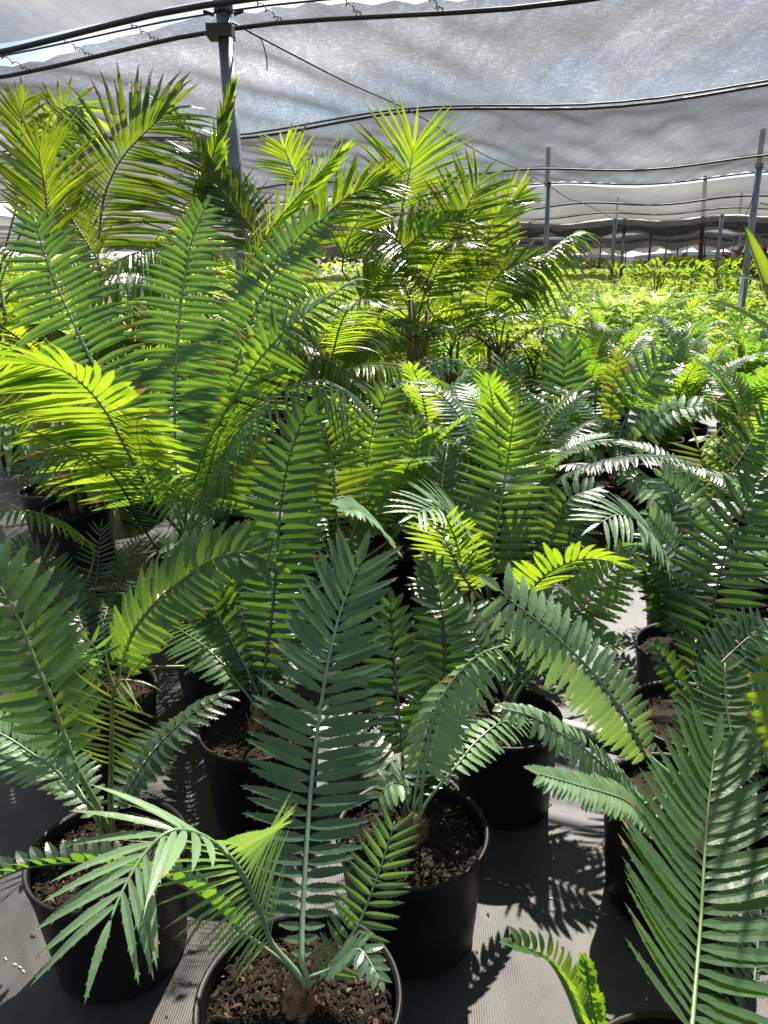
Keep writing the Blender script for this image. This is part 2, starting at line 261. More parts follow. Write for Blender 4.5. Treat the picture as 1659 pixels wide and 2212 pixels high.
# ------------------------------------------------------------------ fronds
def frond(parent, origin, crown, pts, leafL, sp, kind, hint=(0, .6, 1), a0=84, a1=32, keel=12, droop=.15, grav=0.0, lod=1, wr=1.15,
          lo=.35, hi=.5, stalk_r=.006, twist=12, seed=0, tipL=True, sick=.12, label=None, peak=.4, rag=.05, name='frond', ex=3.2):
    """rachis through pts (world), leaflets up to leafL long every sp metres; a part 'frond' with its own 'stalk'"""
    rg = random.Random(seed*7919+13)
    C = crom(pts, 8); seg = np.linalg.norm(np.diff(C, axis=0), axis=1); S = np.concatenate([[0], np.cumsum(seg)]); tot = S[-1]
    hint = unit(np.array(hint, float)); n = max(4, int(tot/sp)); mb = MB(); G = np.array((0, 0, -1.0))
    def pos(s):
        s = min(max(s, 0), tot); return np.array([np.interp(s, S, C[:, i]) for i in range(3)])
    for i in range(n+1):
        s = i/n
        p = pos(s*tot); T = unit(pos(s*tot+tot*.02)-pos(s*tot-tot*.02))
        Nn = hint - T*np.dot(T, hint); Nn = unit(Nn)
        Sd = np.cross(T, Nn)
        if s < peak: prof = lo + (1-lo)*math.sin(math.pi/2*s/peak)
        else: prof = hi + (1-hi)*math.cos(math.pi/2*(s-peak)/(1-peak))**.8
        ang0 = R(a0 + (a1-a0)*s**ex)
        for side in ((-1, 1) if (i < n or not tipL) else (0,)):
            if rg.random() < rag*.3: continue
            ang = ang0 + rg.uniform(-.07, .07); Lf = leafL*prof*rg.uniform(1-rag*1.6, 1+rag)
            if side == 0: D = T.copy(); side_ = 1; Lf *= .8
            else: D = T*math.cos(ang) + Sd*side*math.sin(ang)*math.cos(R(keel)) + Nn*math.sin(ang)*math.sin(R(keel)); side_ = side
            D = unit(D + G*grav + np.array([rg.uniform(-.04, .04) for _ in range(3)]))
            tw = R(twist)*(1+rg.uniform(-.5, .5))
            nl = unit(Nn - D*np.dot(D, Nn)); W = unit(np.cross(nl, D))
            if np.dot(W, T) < 0: W = -W
            W = unit(W*math.cos(tw) - nl*math.sin(tw)); nl = unit(np.cross(D, W)); nl = nl if np.dot(nl, Nn) > 0 else -nl
            hw = sp*wr*.5*(.6+.4*prof); dz = -nl*droop + G*(grav*.5+droop*.35) + T*sick*(1 if side else 0)
            dz = dz*rg.uniform(.7, 1.4)
            q = p + D*.002
            if lod >= 2:
                ts = [0, .05, .16, .30, .45, .60, .74, .87, 1.0]; wp = [.30, .52, .86, 1.0, .98, .86, .66, .40, .0]
            elif lod == 1:
                ts = [0, .12, .38, .68, 1.0]; wp = [.35, .8, 1.0, .72, 0]
            else:
                ts = [0, .35, 1.0]; wp = [.4, 1.0, 0]
            vs = []; fs = []
            for t, ww in zip(ts, wp):
                c = q + D*(Lf*t) + dz*(Lf*t*t*.9)
                if ww == 0: vs.append(c)
                else:
                    fold = nl*(hw*ww*.16)
                    if lod >= 1: vs += [c-W*(hw*ww)+fold, c, c+W*(hw*ww)+fold]
                    else: vs += [c-W*(hw*ww), c+W*(hw*ww)]
            k = 3 if lod >= 1 else 2; m = len(ts)
            for j in range(m-2):
                for e in range(k-1): fs.append((j*k+e, j*k+e+1, (j+1)*k+e+1, (j+1)*k+e))
            tip = len(vs)-1
            for e in range(k-1): fs.append(((m-2)*k+e, (m-2)*k+e+1, tip))
            mb.add(vs, fs)
            if lod >= 1 and rg.random() < .16: mb.mi[-(k-1):] = [1]*(k-1)
            if lod >= 2 and Lf > .03:      # marginal teeth
                base = len(mb.v)-len(vs); tv = []; tf = []
                for j in range(2, m-1):
                    for e, sg in ((0, -1), (2, 1)):
                        if rg.random() < .35: continue
                        a = np.array(vs[j*3+e]); b_ = np.array(vs[(j+1)*3+e]) if j < m-2 else np.array(vs[tip])
                        o2 = len(mb.v)+len(tv); ed = (b_-a)
                        tl_ = hw*(.36 if j < 6 else .5)
                        tv += [a+ed*.10, a+ed*.32, a+ed*.44+W*(sg*tl_)]; tf.append((len(tv)-3, len(tv)-2, len(tv)-1))
                mb.add(tv, tf)
    fr = mb.build(name, [LEAF[kind], M_tip], parent, origin)
    # stalk from the crown
    st = MB(); c0 = np.array(crown, float); p0 = C[0]; d0 = unit(C[2]-C[0]); dist = np.linalg.norm(p0-c0)
    full = []
    if dist > .02:
        for k in range(8):
            t = k/8; h1 = c0 + np.array((0, 0, 1.0))*dist*.25 + (p0-c0)*.1; h2 = p0 - d0*dist*.33
            full.append((1-t)**3*c0 + 3*(1-t)**2*t*h1 + 3*(1-t)*t*t*h2 + t**3*p0)
    full += [c for c in C[::2]]
    tube(st, full, lambda u: stalk_r*(1-.72*u), 6)
    so_ = st.build('stalk', STALK[kind], fr, origin, True)
    if label: fr['label'] = label
    return fr

def pot_parts(root, rad=.19, h=.33, m=None, soil=True, chips=260, seed=1, fill=.045):
    m = m or M_pot; rb = rad*.86; rg = random.Random(seed)
    b = MB(); rib = lambda a, z: (.0022 if (math.degrees(a) % 30) < 4 else 0)*(1 if .02 < z < h-.06 else 0)
    lathe(b, [(rb*.25, .004), (rb*.96, .004), (rb, .014), (rb+(rad-rb)*.5, h*.5), (rad*.985, h-.052), (rad*1.0, h-.05), (rad*1.002, h-.012)], 72, rib=rib)
    lathe(b, [(rad*.975, h-.004), (rad*.965, h-.05), (rad*.95, h-fill-.03)], 72)
    p = b.build('pot', m, root, (0, 0, 0), True)
    b = MB(); lathe(b, [(rad*1.002, h-.012), (rad*1.03, h-.014), (rad*1.04, h-.008), (rad*1.036, h), (rad*1.01, h+.003), (rad*.975, h-.004)], 72)
    b.build('rim', m, p, (0, 0, 0), True)
    if soil:
        b = MB(); n = 28; zz = h-fill; vs = [(0, 0, zz+.012)]; fs = []
        rr = [.12, .3, .5, .7, .86, .97]
        for r_ in rr:
            for i in range(n):
                a = 2*math.pi*i/n; vs.append((rad*.965*r_*math.cos(a), rad*.965*r_*math.sin(a), zz+rg.uniform(-.006, .009)+.012*(1-r_)))
        fs += [(0, 1+i, 1+(i+1) % n) for i in range(n)]
        for j in range(len(rr)-1):
            for i in range(n):
                k = (i+1) % n; fs.append((1+j*n+i, 1+(j+1)*n+i, 1+(j+1)*n+k, 1+j*n+k))
        b.add(vs, fs)
        for c in range(chips):
            r_ = rad*.93*math.sqrt(rg.random()); a = rg.uniform(0, 6.283); l = rg.uniform(.002, .0075)*(2.2 if rg.random() < .08 else 1); w_ = l*rg.uniform(.25, .7)
            q = Matrix.Rotation(rg.uniform(0, 6.28), 3, 'Z') @ Matrix.Rotation(rg.uniform(-.7, .7), 3, 'X') @ Matrix.Rotation(rg.uniform(-.5, .5), 3, 'Y')
            o = Vector((r_*math.cos(a), r_*math.sin(a), zz+.012*(1-r_/rad)+rg.uniform(.003, .012)))
            cs = [o+q@Vector(v) for v in ((-l, -w_, 0), (l*.9, -w_*.6, 0), (l, w_, 0), (-l*.7, w_*.8, 0), (0, 0, l*.35))]
            b.add(cs, [(0, 1, 4), (1, 2, 4), (2, 3, 4), (3, 0, 4), (3, 2, 1, 0)])
        b.build('soil', M_soil, root, (0, 0, 0))
def caudex(root, z0, h=.09, r=.035, seed=1):
    b = MB(); rg = random.Random(seed); n = 14; prof = [(r*.7, -.02), (r, h*.2), (r*.95, h*.5), (r*.7, h*.85), (r*.3, h*1.05), (0.002, h*1.1)]
    vs = []; fs = []
    lathe(b, prof, n, (0, 0, z0), rib=lambda a, z: .006*math.sin(a*5+z*90)*(1 if z < h*.9 else 0))
    for k in range(34):                                   # old leaf bases and fibres
        a = rg.uniform(0, 6.28); zz = z0+rg.uniform(0, h*.9); l = rg.uniform(.02, .055); o = Vector((r*.8*math.cos(a), r*.8*math.sin(a), zz))
        d = Vector((math.cos(a)*.5, math.sin(a)*.5, 1)).normalized(); s = Vector((-math.sin(a), math.cos(a), 0))*rg.uniform(.003, .007)
        b.add([o-s, o+s, o+d*l, o+Vector((math.cos(a), math.sin(a), 0))*.006], [(0, 1, 2), (0, 2, 3), (1, 3, 2)])
    b.build('trunk', M_caudex, root, (0, 0, 0), False)
POTH = .33

# ------------------------------------------------------------------ setting
RISE = 3.2                                    # height of the shade cloth
A0 = atz(482, 15, RISE); GA = R(20.8)
ud = Vector((math.cos(GA), -math.sin(GA), 0)); vd = Vector((math.sin(GA), math.cos(GA), 0))
def G3(u, v, z): p = A0 + ud*u + vd*v; return Vector((p.x, p.y, z))
def struct(name, mb, m, smooth=False, parent=None):
    o = mb.build(name, m, parent, (0, 0, 0), smooth); o['kind'] = 'structure'; return o
b = MB(); b.add([(-150, -30, 0), (150, -30, 0), (150, 260, 0), (-150, 260, 0)], [(0, 1, 2, 3)]); struct('ground', b, M_ground)
b = MB()                                      # pale stitched thread along the edge of the woven sheet
def seam(p, q):
    p = Vector(p); q = Vector(q); d = (q-p); n = int(d.length/.018); d /= n; s = Vector((-d.y, d.x, 0)).normalized()
    for i in range(n):
        if rng.random() < .35: continue
        o = p+d*i+s*(.0016*math.sin(i*2.1)); e = o+d*.6+s*(.002*math.sin(i*1.3)); b.add([o-s*.0012, e-s*.0012, e+s*.0012, o+s*.0012], [(0, 1, 2, 3)])
seam(atz(1025, 1890, .004), atz(1345, 1985, .004)); seam(atz(-30, 2045, .004), atz(60, 2100, .004)); seam(atz(1480, 1235, .004), atz(1300, 1200, .004))
struct('ground_seam', b, M_pvc)

# ------------------------------------------------------------------ potted cycads placed where they stand
PL = {}
def plant(key, px, py, label, rad=.19, m=None, group='potted cycads on the ground cover', cz=.045, pot=True, chips=260, ch=.09, seed=None, z=POTH):
    p = atz(px, py, z); seed = seed or len(PL)+1
    root = empty('potted_cycad', (p.x, p.y, 0), label, 'potted plant', group)
    pot_parts(root, rad, z, m, True, chips, seed); caudex(root, z-.05, ch, .036, seed)
    PL[key] = dict(root=root, p=p, crown=(p.x, p.y, z-.05+ch*.85), n=0); return root
FS = [0]
def F(key, pts, w, sp, kind='green', lean=.15, d0=0.0, r=.006, bow=0.0, **k):
    """a frond of plant `key`: rachis seen at pts, widest leaflets w, spacing sp (picture units), tip `lean` m farther than its foot"""
    P = PL[key]; n = len(pts); ln = [0]
    for a, c in zip(pts, pts[1:]): ln.append(ln[-1]+math.dist(a, c))
    W = []; Y0 = P['p'].y+d0
    for (x, y), l in zip(pts, ln):
        s = l/ln[-1]; W.append(tuple(at(x, y, Y0+lean*s+bow*math.sin(math.pi*s))))
    sc_ = (W[0][1]+W[-1][1])*.5/FPX*1.06
    FS[0] += 1; P['n'] += 1; rg = random.Random(FS[0]*31)
    lod = k.pop('lod', 2 if Y0 < 3.1 else 1)
    h = k.pop('hint', (0, .6, 1)); k['hint'] = (h[0], -h[2], h[1])      # right, up, towards the viewer
    c = P['crown']; a = rg.uniform(0, 6.28); c = (c[0]+.02*math.cos(a), c[1]+.02*math.sin(a), c[2])
    fo = P['root'].location
    return frond(P['root'], fo, c, W, w*sc_, sp*sc_, kind, stalk_r=r, lod=lod, seed=FS[0], **k)

g1 = 'potted cycads nearest the viewer'; g2 = 'potted cycads in the middle rows'
plant('A1', 645, 2150, 'front cycad with a tall blue-green toothed frond rising from the pot at the bottom edge', group=g1, chips=3000, rad=.2)
plant('A2', 890, 1790, 'cycad in a black bark-filled pot right behind the front cycad, several thin stalks fanning out', group=g1, chips=2400)
plant('A3', 232, 1835, 'cycad in the lower left pot with a lime feathery young frond and glossy fronds', group=g1, chips=2400)
plant('A4', 212, 1490, 'cycad behind the lower left pot, its broad toothed frond arching to the right', group=g1, chips=500)
plant('A5', 560, 1560, 'cycad with a tall dark half-lit upright frond, pot just left of the large centre frond', group=g1, chips=900)
plant('A6', 465, 1350, 'dark blue-black pot with a small pale drooping cycad left of centre', group=g1, m=M_potblue, rad=.18)
plant('A7', 108, 1055, 'pot standing alone on the bare ground at the left with hanging whitish fronds', group=g2, m=M_potblue, rad=.19, chips=200)
plant('A8', 1095, 1545, 'cycad with spreading lime young fronds in a black pot beside the white pipe', group=g1, chips=600, rad=.17)
plant('A9', 1490, 1395, 'cycad with one big dark green upright frond at the right edge above the bare gap', group=g2)
plant('A9b', 1500, 1295, 'pale grey-green cycad behind the big dark frond at the right', group=g2)
plant('A10', 1490, 1540, 'cycad with a yellow-ribbed frond in the pot between two other right-hand pots', group=g2)
plant('A11', 1462, 1722, 'cycad whose long fronds arch left over the white pipe, half-hidden pot at the lower right', group=g1)
plant('A12', 1490, 2420, 'closest cycad at the bottom right with a very large dark green toothed frond', group=g1, chips=500)
plant('A14', 410, 1205, 'tallest cycad left of centre with high blue-green fronds and one glowing lime frond', group=g2, rad=.21, ch=.16)
plant('A15', 730, 1275, 'cycad with glowing broad lime frond just left of the centre', group=g2)
plant('A17', 1050, 1335, 'cycad with one tall broad mid-green frond right of the centre', group=g2)
plant('A13', 190, 1310, 'small cycad with dark fine comb-like fronds in front of the lone pot', group=g2)
plant('A18', 1800, 1640, 'cycad just beyond the right edge with bright lime pointed leaflets', group=g1)
plant('A19', 1560, 1180, 'green cycad at the right edge above the big dark frond', group=g2)
plant('A19b', 1515, 1150, 'small cycad with a stiff lime fan of leaflets by the right edge', group=g2)
plant('A20', 1330, 1035, 'cycad with dark broad leaflets and a pale arching frond right of the middle', group=g2)
plant('A21', 1225, 1020, 'cycad with an upright grey-green frond and a small yellow-tipped one beside it', group=g2)
plant('A22', 930, 1010, 'cycad with dark arching comb-like fronds in the middle of the bed', group=g2)
plant('A23', 1060, 905, 'cycad with a shiny frond bowing right, behind the middle of the bed', group=g2)
plant('A24', 912, 880, 'blue-black cycad with a rounded hood-shaped frond under the palms', group=g2)
plant('A25', 750, 900, 'cycad with a silvery-ribbed hood-shaped frond beside the leaning curved fronds', group=g2)

# front
F('A1', [(652,2060),(655,1950),(672,1700),(700,1480),(730,1340),(757,1262),(772,1222)], 172, 25, 'blue', .52, .02, .0075, hint=(0,.6,1), wr=1.02, ex=2.2, a0=86, a1=32, lo=.12, hi=.82, peak=.42, keel=6, droop=.04, twist=12, sick=.04)
F('A1', [(583,2030),(560,1965),(525,1890),(475,1830),(425,1800),(380,1793),(342,1812),(308,1850),(280,1895),(255,1945),(240,1985)], 265, 29, 'pale', -.30, .0, .006, hint=(-.25,1,.25), wr=.85, a0=60, a1=46, ex=2, lo=.75, hi=.72, peak=.5, keel=4, droop=.10, twist=8)
F('A1', [(500,1995),(430,1935),(350,1893),(250,1867),(150,1865),(60,1875),(-20,1905)], 62, 30, 'deep', -.08, .05, .0055, hint=(0,1,-.3), a0=82, a1=60, lo=.8, hi=.9, keel=55, wr=1.0)
F('A1', [(705,2100),(735,2055),(775,1995),(805,1920),(830,1850),(852,1775)], 100, 24, 'blue', .12, .03, .005, hint=(.2,.4,1), a0=76, a1=30, lo=.7, hi=.75, wr=.7)
F('A1', [(720,2090),(770,2050),(800,2080),(820,2120)], 60, 20, 'blue', -.1, .0, .004, hint=(.2,1,.3), lo=.7)
F('A1', [(640,2110),(625,2050),(610,1990),(600,1930)], 62, 13, 'blue', .15, .12, .004, hint=(-.1,.5,1), lo=.6)
F('A2', [(918,1650),(930,1575),(952,1510),(995,1450),(1040,1412),(1085,1395)], 92, 21, 'pale', .15, .0, .006, hint=(0,1,.2), a0=70, a1=35, lo=.7, hi=.6, grav=.75)
F('A2', [(985,1655),(1030,1600),(1085,1560),(1150,1555)], 60, 20, 'pale', .25, .05, .005, hint=(0,1,.3), lo=.6, grav=.3)
F('A2', [(880,1700),(855,1690),(835,1700),(815,1730)], 60, 18, 'pale', -.05, .0, .005, hint=(0,1,.4))
F('A2', [(868,1620),(862,1540),(850,1400),(845,1300)], 78, 20, 'deep', .2, .06, .0055, hint=(-.1,.3,1))
F('A2', [(905,1640),(955,1480),(962,1380),(945,1270),(925,1215)], 82, 19, 'deep', .3, .15, .0055, hint=(0,.3,1))
F('A3', [(240,1650),(241,1590),(243,1530),(247,1490),(262,1470),(285,1470)], 128, 15, 'lime', .0, -.08, .0075, hint=(0,1,.45), a0=80, a1=50, lo=.62, hi=.7, wr=.42, droop=.32, keel=22, twist=40)
F('A3', [(150,1620),(115,1520),(85,1450),(62,1392),(40,1335),(12,1285),(-25,1235)], 138, 27, 'green', .10, -.05, .0075, hint=(.15,.9,.6), a0=76, a1=42, lo=.55, hi=.8, keel=4, wr=1.25, twist=22)
F('A3', [(155,1700),(118,1662),(72,1630),(20,1595),(-40,1565)], 90, 17, 'pale', .05, -.1, .006, hint=(.3,1,.5), lo=.45, a0=70)
F('A4', [(260,1440),(285,1370),(315,1325),(352,1285),(400,1247),(440,1218),(485,1198),(535,1192),(578,1212)], 112, 21, 'green', -.10, -.02, .006, hint=(-.1,.8,.8), a0=66, a1=42, ex=2, lo=.6, hi=.62, keel=3, wr=1.2, twist=12)
F('A4', [(212,1450),(215,1425),(205,1400),(188,1378)], 62, 17, 'blue', -.05, -.05, .004, hint=(.2,1,1), wr=.6)
F('A4', [(512,1405),(500,1350),(487,1300),(474,1250),(450,1195)], 40, 17, 'green', -.1, .15, .006, hint=(.5,.6,.6), lo=.7)
F('A5', [(572,1440),(590,1310),(600,1180),(608,1080),(625,990),(645,930),(662,898)], 92, 21, 'deep', .25, .05, .007, hint=(-.05,.25,1), a0=86, a1=40, lo=.3, hi=.62, keel=6, sick=.03)
F('A5', [(590,1450),(632,1330),(650,1200),(668,1100)], 70, 20, 'green', .35, .15, .006, hint=(.1,.3,1))
F('A5', [(530,1440),(470,1330),(430,1260),(395,1190)], 60, 17, 'deep', .2, .05, .005, hint=(.1,.3,1))
F('A6', [(400,1240),(420,1290),(460,1350),(485,1410),(500,1450)], 62, 13, 'pale', -.35, -.1, .005, hint=(.3,.5,1), a0=66, lo=.7, hi=.5, grav=.2)
F('A6', [(430,1240),(395,1190),(370,1175),(350,1180)], 46, 13, 'pale', .0, .05, .004, hint=(0,.8,.6))
F('A7', [(195,1040),(165,985),(125,940),(70,905),(10,885),(-40,880)], 150, 20, 'pale', -.6, -.35, .008, hint=(.1,1,.1), a0=80, a1=60, lo=.7, hi=.8, grav=.5, wr=1.1, keel=0)
F('A7', [(140,960),(200,930),(270,960),(300,1010)], 110, 18, 'pale', -.4, 0, .007, hint=(.1,.8,.8), grav=.7)
F('A7', [(90,960),(40,870),(20,800)], 90, 16, 'blue', .4, 0, .007, hint=(0,.5,1))
F('A8', [(1140,1282),(1165,1255),(1190,1235),(1225,1217),(1270,1207),(1325,1213)], 120, 14, 'lime', -.15, .35, .006, hint=(0,.9,-.7), a0=66, a1=30, lo=.8, hi=.45, keel=14, sick=.05)
F('A8', [(1222,1360),(1240,1337),(1280,1287),(1312,1247),(1350,1204)], 78, 15, 'green', .10, .2, .006, hint=(.1,.6,1), lo=.7, hi=.6, a0=78, a1=35)
F('A8', [(1010,1480),(968,1390),(952,1320),(935,1250)], 80, 17, 'deep', .25, .1, .006, hint=(0,.35,1))
F('A8', [(1165,1440),(1200,1410),(1250,1385),(1330,1395)], 62, 17, 'green', .0, .0, .006, hint=(0,1,.3), a0=80, keel=35)
F('A8', [(1060,1440),(1035,1390),(1015,1340),(1020,1300)], 80, 18, 'deep', .2, .1, .006, hint=(.1,.3,1))
F('A8', [(1110,1440),(1150,1380),(1180,1320),(1195,1275)], 70, 18, 'deep', .3, .12, .006, hint=(.1,.3,1))
F('A9', [(1495,1460),(1515,1400),(1538,1320),(1555,1240),(1578,1165),(1605,1110),(1640,1060)], 118, 21, 'deep', .3, -.12, .0075, hint=(-.15,.3,1), a0=86, a1=42, lo=.25, hi=.75, wr=1.0, keel=6)
F('A9', [(1470,1370),(1440,1300),(1425,1250),(1380,1230)], 70, 17, 'deep', .1, .1, .005, hint=(.2,.6,1))
F('A9b', [(1455,1220),(1415,1160),(1375,1122),(1335,1112),(1295,1130)], 98, 16, 'pale', -.3, -.15, .0065, hint=(0,1,.55), a0=70, a1=45, lo=.7, hi=.7, wr=.62, keel=0)
F('A9b', [(1505,1180),(1490,1110),(1465,1065),(1430,1030)], 72, 13, 'pale', .1, .0, .006, hint=(.1,.7,.9), lo=.6)
F('A9b', [(1470,1230),(1450,1180),(1420,1140),(1400,1110)], 70, 13, 'pale', -.1, -.1, .006, hint=(.3,.7,.9), lo=.6, grav=.4)
F('A10', [(1588,1640),(1580,1590),(1568,1520),(1566,1432)], 84, 15, 'green', .2, -.3, .006, hint=(0,.4,1), a0=86, a1=50, lo=.8, hi=.6)
F('A10', [(1480,1510),(1462,1470),(1440,1430),(1408,1392)], 40, 17, 'deep', .05, -.05, .005, hint=(-.2,1,.6), lo=.7)
F('A11', [(1395,1625),(1372,1588),(1345,1540),(1295,1470),(1240,1412),(1190,1365),(1140,1325),(1105,1298),(1080,1275)], 98, 25, 'pale', -.1, .05, .0075, hint=(-.35,1,.75), a0=94, a1=58, lo=.45, hi=.85, grav=.06, wr=.95, sick=-.05, keel=-4)
F('A11', [(1385,1735),(1335,1685),(1265,1620),(1200,1577),(1150,1548),(1085,1530)], 56, 21, 'pale', -.15, .0, .0065, hint=(0,1,.6), lo=.55, grav=.35, wr=1.0)
F('A11', [(1405,1775),(1372,1745),(1335,1722),(1255,1698),(1200,1682),(1165,1672)], 70, 17, 'pale', -.2, -.1, .006, hint=(-.1,1,.5), a0=50, a1=22, lo=.7, hi=.7, grav=.15)
F('A12', [(1494,2225),(1505,2095),(1515,1970),(1522,1845),(1530,1745),(1538,1670),(1545,1620)], 285, 31, 'green', .55, .12, .0062, hint=(-.05,.6,1), a0=70, a1=32, ex=1.8, lo=.75, hi=.55, peak=.3, keel=4, droop=-.04, wr=1.15, twist=12, sick=.05)
F('A12', [(1258,2225),(1228,2145),(1195,2085),(1165,2060),(1110,2040)], 62, 26, 'green', -.05, .1, .007, hint=(.3,.8,.2), a0=80, keel=50, lo=1, hi=.9, wr=1.15, tipL=True)
F('A12', [(1300,2260),(1275,2150),(1265,2080)], 80, 26, 'green', .0, .15, .006, hint=(-.6,.3,.6), a0=30, a1=12, lo=.8)
F('A12', [(1600,2300),(1625,2150),(1640,2000),(1650,1880)], 150, 26, 'blue', .4, .35, .007, hint=(0,.3,1), a0=80)
F('A12', [(1440,2300),(1400,2140),(1370,2000),(1350,1850)], 90, 24, 'deep', .5, .5, .006, hint=(0,.3,1), a0=80)
F('A18', [(1720,1640),(1712,1560),(1705,1480),(1700,1400)], 110, 36, 'lime', .05, -.2, .007, hint=(-.1,.4,1), a0=84, a1=70, lo=.8)
F('A18', [(1760,1500),(1725,1380),(1705,1330)], 90, 22, 'pale', .3, -.1, .007, hint=(-.1,.4,1), lo=.8)
F('A11', [(1480,1650),(1505,1580),(1520,1500),(1540,1450)], 82, 19, 'green', .2, .1, .006, hint=(0,.4,1))
F('A11', [(1540,1700),(1600,1620),(1640,1540),(1665,1480)], 90, 19, 'blue', .2, .1, .006, hint=(0,.5,1))
F('A10', [(1520,1470),(1590,1400),(1650,1350)], 90, 18, 'deep', .2, .05, .006, hint=(0,.7,.8))
F('A10', [(1640,1620),(1655,1540),(1665,1440),(1670,1360)], 90, 18, 'blue', .2, 0, .006, hint=(0,.4,1))
F('A9', [(1450,1330),(1432,1240),(1440,1160),(1462,1090)], 80, 15, 'deep', .3, .1, .006, hint=(0,.4,1))
F('A9b', [(1540,1250),(1600,1200),(1660,1180)], 90, 14, 'pale', .1, 0, .006, hint=(0,1,.6))
F('A20', [(1290,1000),(1270,950),(1262,890),(1275,830)], 66, 13, 'green', .3, .1, .008, hint=(0,.4,1))
F('A17', [(1110,1290),(1150,1200),(1170,1110),(1165,1030)], 82, 14, 'deep', .4, .15, .007, hint=(0,.4,1))
F('A17', [(1000,1240),(965,1140),(955,1050),(965,980)], 80, 13, 'green', .4, .15, .007, hint=(0,.4,1))
F('A5', [(540,1450),(520,1380),(500,1290),(510,1200)], 70, 17, 'deep', .3, .15, .006, hint=(0,.4,1))
F('A6', [(455,1300),(450,1250),(440,1200),(445,1150)], 60, 13, 'blue', .2, .05, .005, hint=(0,.5,1))
F('A4', [(190,1440),(150,1380),(130,1310),(135,1250)], 80, 15, 'deep', .2, .1, .006, hint=(0,.5,1))
# middle
F('A14', [(262,900),(225,830),(185,752),(150,680),(115,600),(92,535),(75,472)], 132, 14, 'blue', .25, -.05, .010, hint=(.1,.25,1), a0=84, a1=35, lo=.5, hi=.32, keel=4, wr=1.15, twist=8, ex=3.5, sick=-.04, grav=.10, droop=.08)
F('A14', [(383,1080),(379,1000),(378,850),(385,720),(396,620),(415,520),(442,448)], 112, 13, 'blue', .30, -.05, .010, hint=(0,.3,1), a0=86, a1=38, lo=.5, hi=.32, keel=4, wr=1.15, twist=8, ex=3.5, sick=-.04, grav=.10, droop=.08)
F('A14', [(440,1060),(470,950),(500,830),(533,720),(575,622),(625,540),(668,490),(706,470)], 108, 13.5, 'blue', .30, .05, .010, hint=(.0,.3,1), a0=84, a1=40, lo=.5, hi=.32, keel=5, wr=1.15, twist=8, ex=3.5, sick=-.04, grav=.10, droop=.08)
F('A14', [(432,1110),(450,1050),(480,985),(525,918),(580,862),(640,832),(700,822),(752,848)], 128, 14, 'blue', -.35, -.1, .008, hint=(.3,1,.3), a0=72, a1=48, lo=.7, hi=.7, grav=.55, wr=.5)
F('A14', [(415,1050),(450,955),(500,868),(550,790),(600,732),(650,685),(705,645),(762,608)], 96, 15, 'green', .0, -.15, .008, hint=(.75,.8,.1), a0=66, a1=40, lo=.8, hi=.5, grav=.25, wr=.8)
F('A14', [(330,1080),(308,1035),(275,975),(240,908),(200,852),(150,808),(100,790),(55,785)], 235, 13, 'lime', -.30, -.15, .009, hint=(.2,.9,-.8), a0=86, a1=30, lo=.6, hi=.6, keel=-6, wr=1.55, sick=.10, rag=.02, twist=2, droop=.22, ex=3)
F('A14', [(335,1180),(310,1140),(282,1085),(250,1035),(210,1000),(165,983),(100,990),(50,1015)], 112, 11.5, 'deep', -.50, -.25, .007, hint=(.15,1,.1), a0=72, a1=30, lo=.7, hi=.5, wr=.7, keel=0)
F('A14', [(432,1150),(418,1120),(398,1090),(370,1060),(325,1022),(290,1000)], 66, 16, 'pale', -.40, -.2, .006, hint=(-.5,1,.6), lo=.5, grav=.3, wr=1.05)
F('A14', [(470,1110),(490,1060),(505,1000),(540,930)], 95, 14, 'green', .1, .1, .007, hint=(.2,.4,1), lo=.6)
F('A13', [(198,1340),(208,1260),(214,1195),(218,1140)], 56, 9, 'deep', .15, -.1, .006, hint=(0,.4,1), wr=.6)
F('A13', [(232,1330),(262,1260),(285,1200),(305,1160)], 42, 9, 'deep', .1, -.05, .006, hint=(.1,.4,1), wr=.6)
F('A13', [(190,1170),(140,1130),(70,1105),(0,1100)], 62, 12, 'green', -.25, -.1, .006, hint=(0,1,.2), lo=.7, grav=.4, wr=.7)
F('A13', [(150,1300),(110,1240),(80,1200),(30,1180)], 60, 12, 'deep', -.1, -.1, .005, hint=(0,1,.5), lo=.7, wr=.6)
F('A15', [(728,1115),(722,1040),(716,985),(705,935),(692,880)], 92, 14, 'lime', .15, -.1, .0075, hint=(.05,.15,1), a0=84, a1=42, lo=.65, hi=.72, wr=.98)
F('A15', [(770,1130),(788,1050),(795,980),(812,910),(838,840)], 72, 14, 'green', .2, .05, .007, hint=(0,.25,1), a0=80, a1=40, lo=.6)
F('A15', [(870,1130),(895,1060),(895,980),(888,900)], 62, 12, 'green', .25, .1, .007, hint=(0,.3,1), a0=80, a1=40)
F('A15', [(845,1180),(825,1150),(800,1122),(770,1102),(742,1100)], 60, 13, 'pale', -.45, -.25, .005, hint=(.2,1,.7), lo=.8)
F('A15', [(680,1120),(665,1050),(655,1000),(640,960)], 70, 14, 'green', .15, .1, .006, hint=(0,.25,1))
F('A17', [(1060,1232),(1070,1157),(1085,1072),(1098,990),(1106,925),(1112,885)], 112, 17, 'green', .2, -.1, .008, hint=(0,.3,1), a0=84, a1=38, lo=.75, hi=.5, wr=.92, keel=5)
F('A17', [(1022,1275),(1000,1245),(990,1225),(968,1182),(948,1132)], 96, 13, 'lime', -.10, -.15, .006, hint=(.1,.8,-.9), a0=76, a1=45, lo=.8, hi=.75, wr=.98)
F('A17', [(1010,1160),(990,1125),(962,1103),(930,1098),(895,1112)], 100, 16, 'pale', -.3, -.1, .006, hint=(-.3,1,.8), a0=65, a1=35, lo=.8, hi=.6, wr=.55)
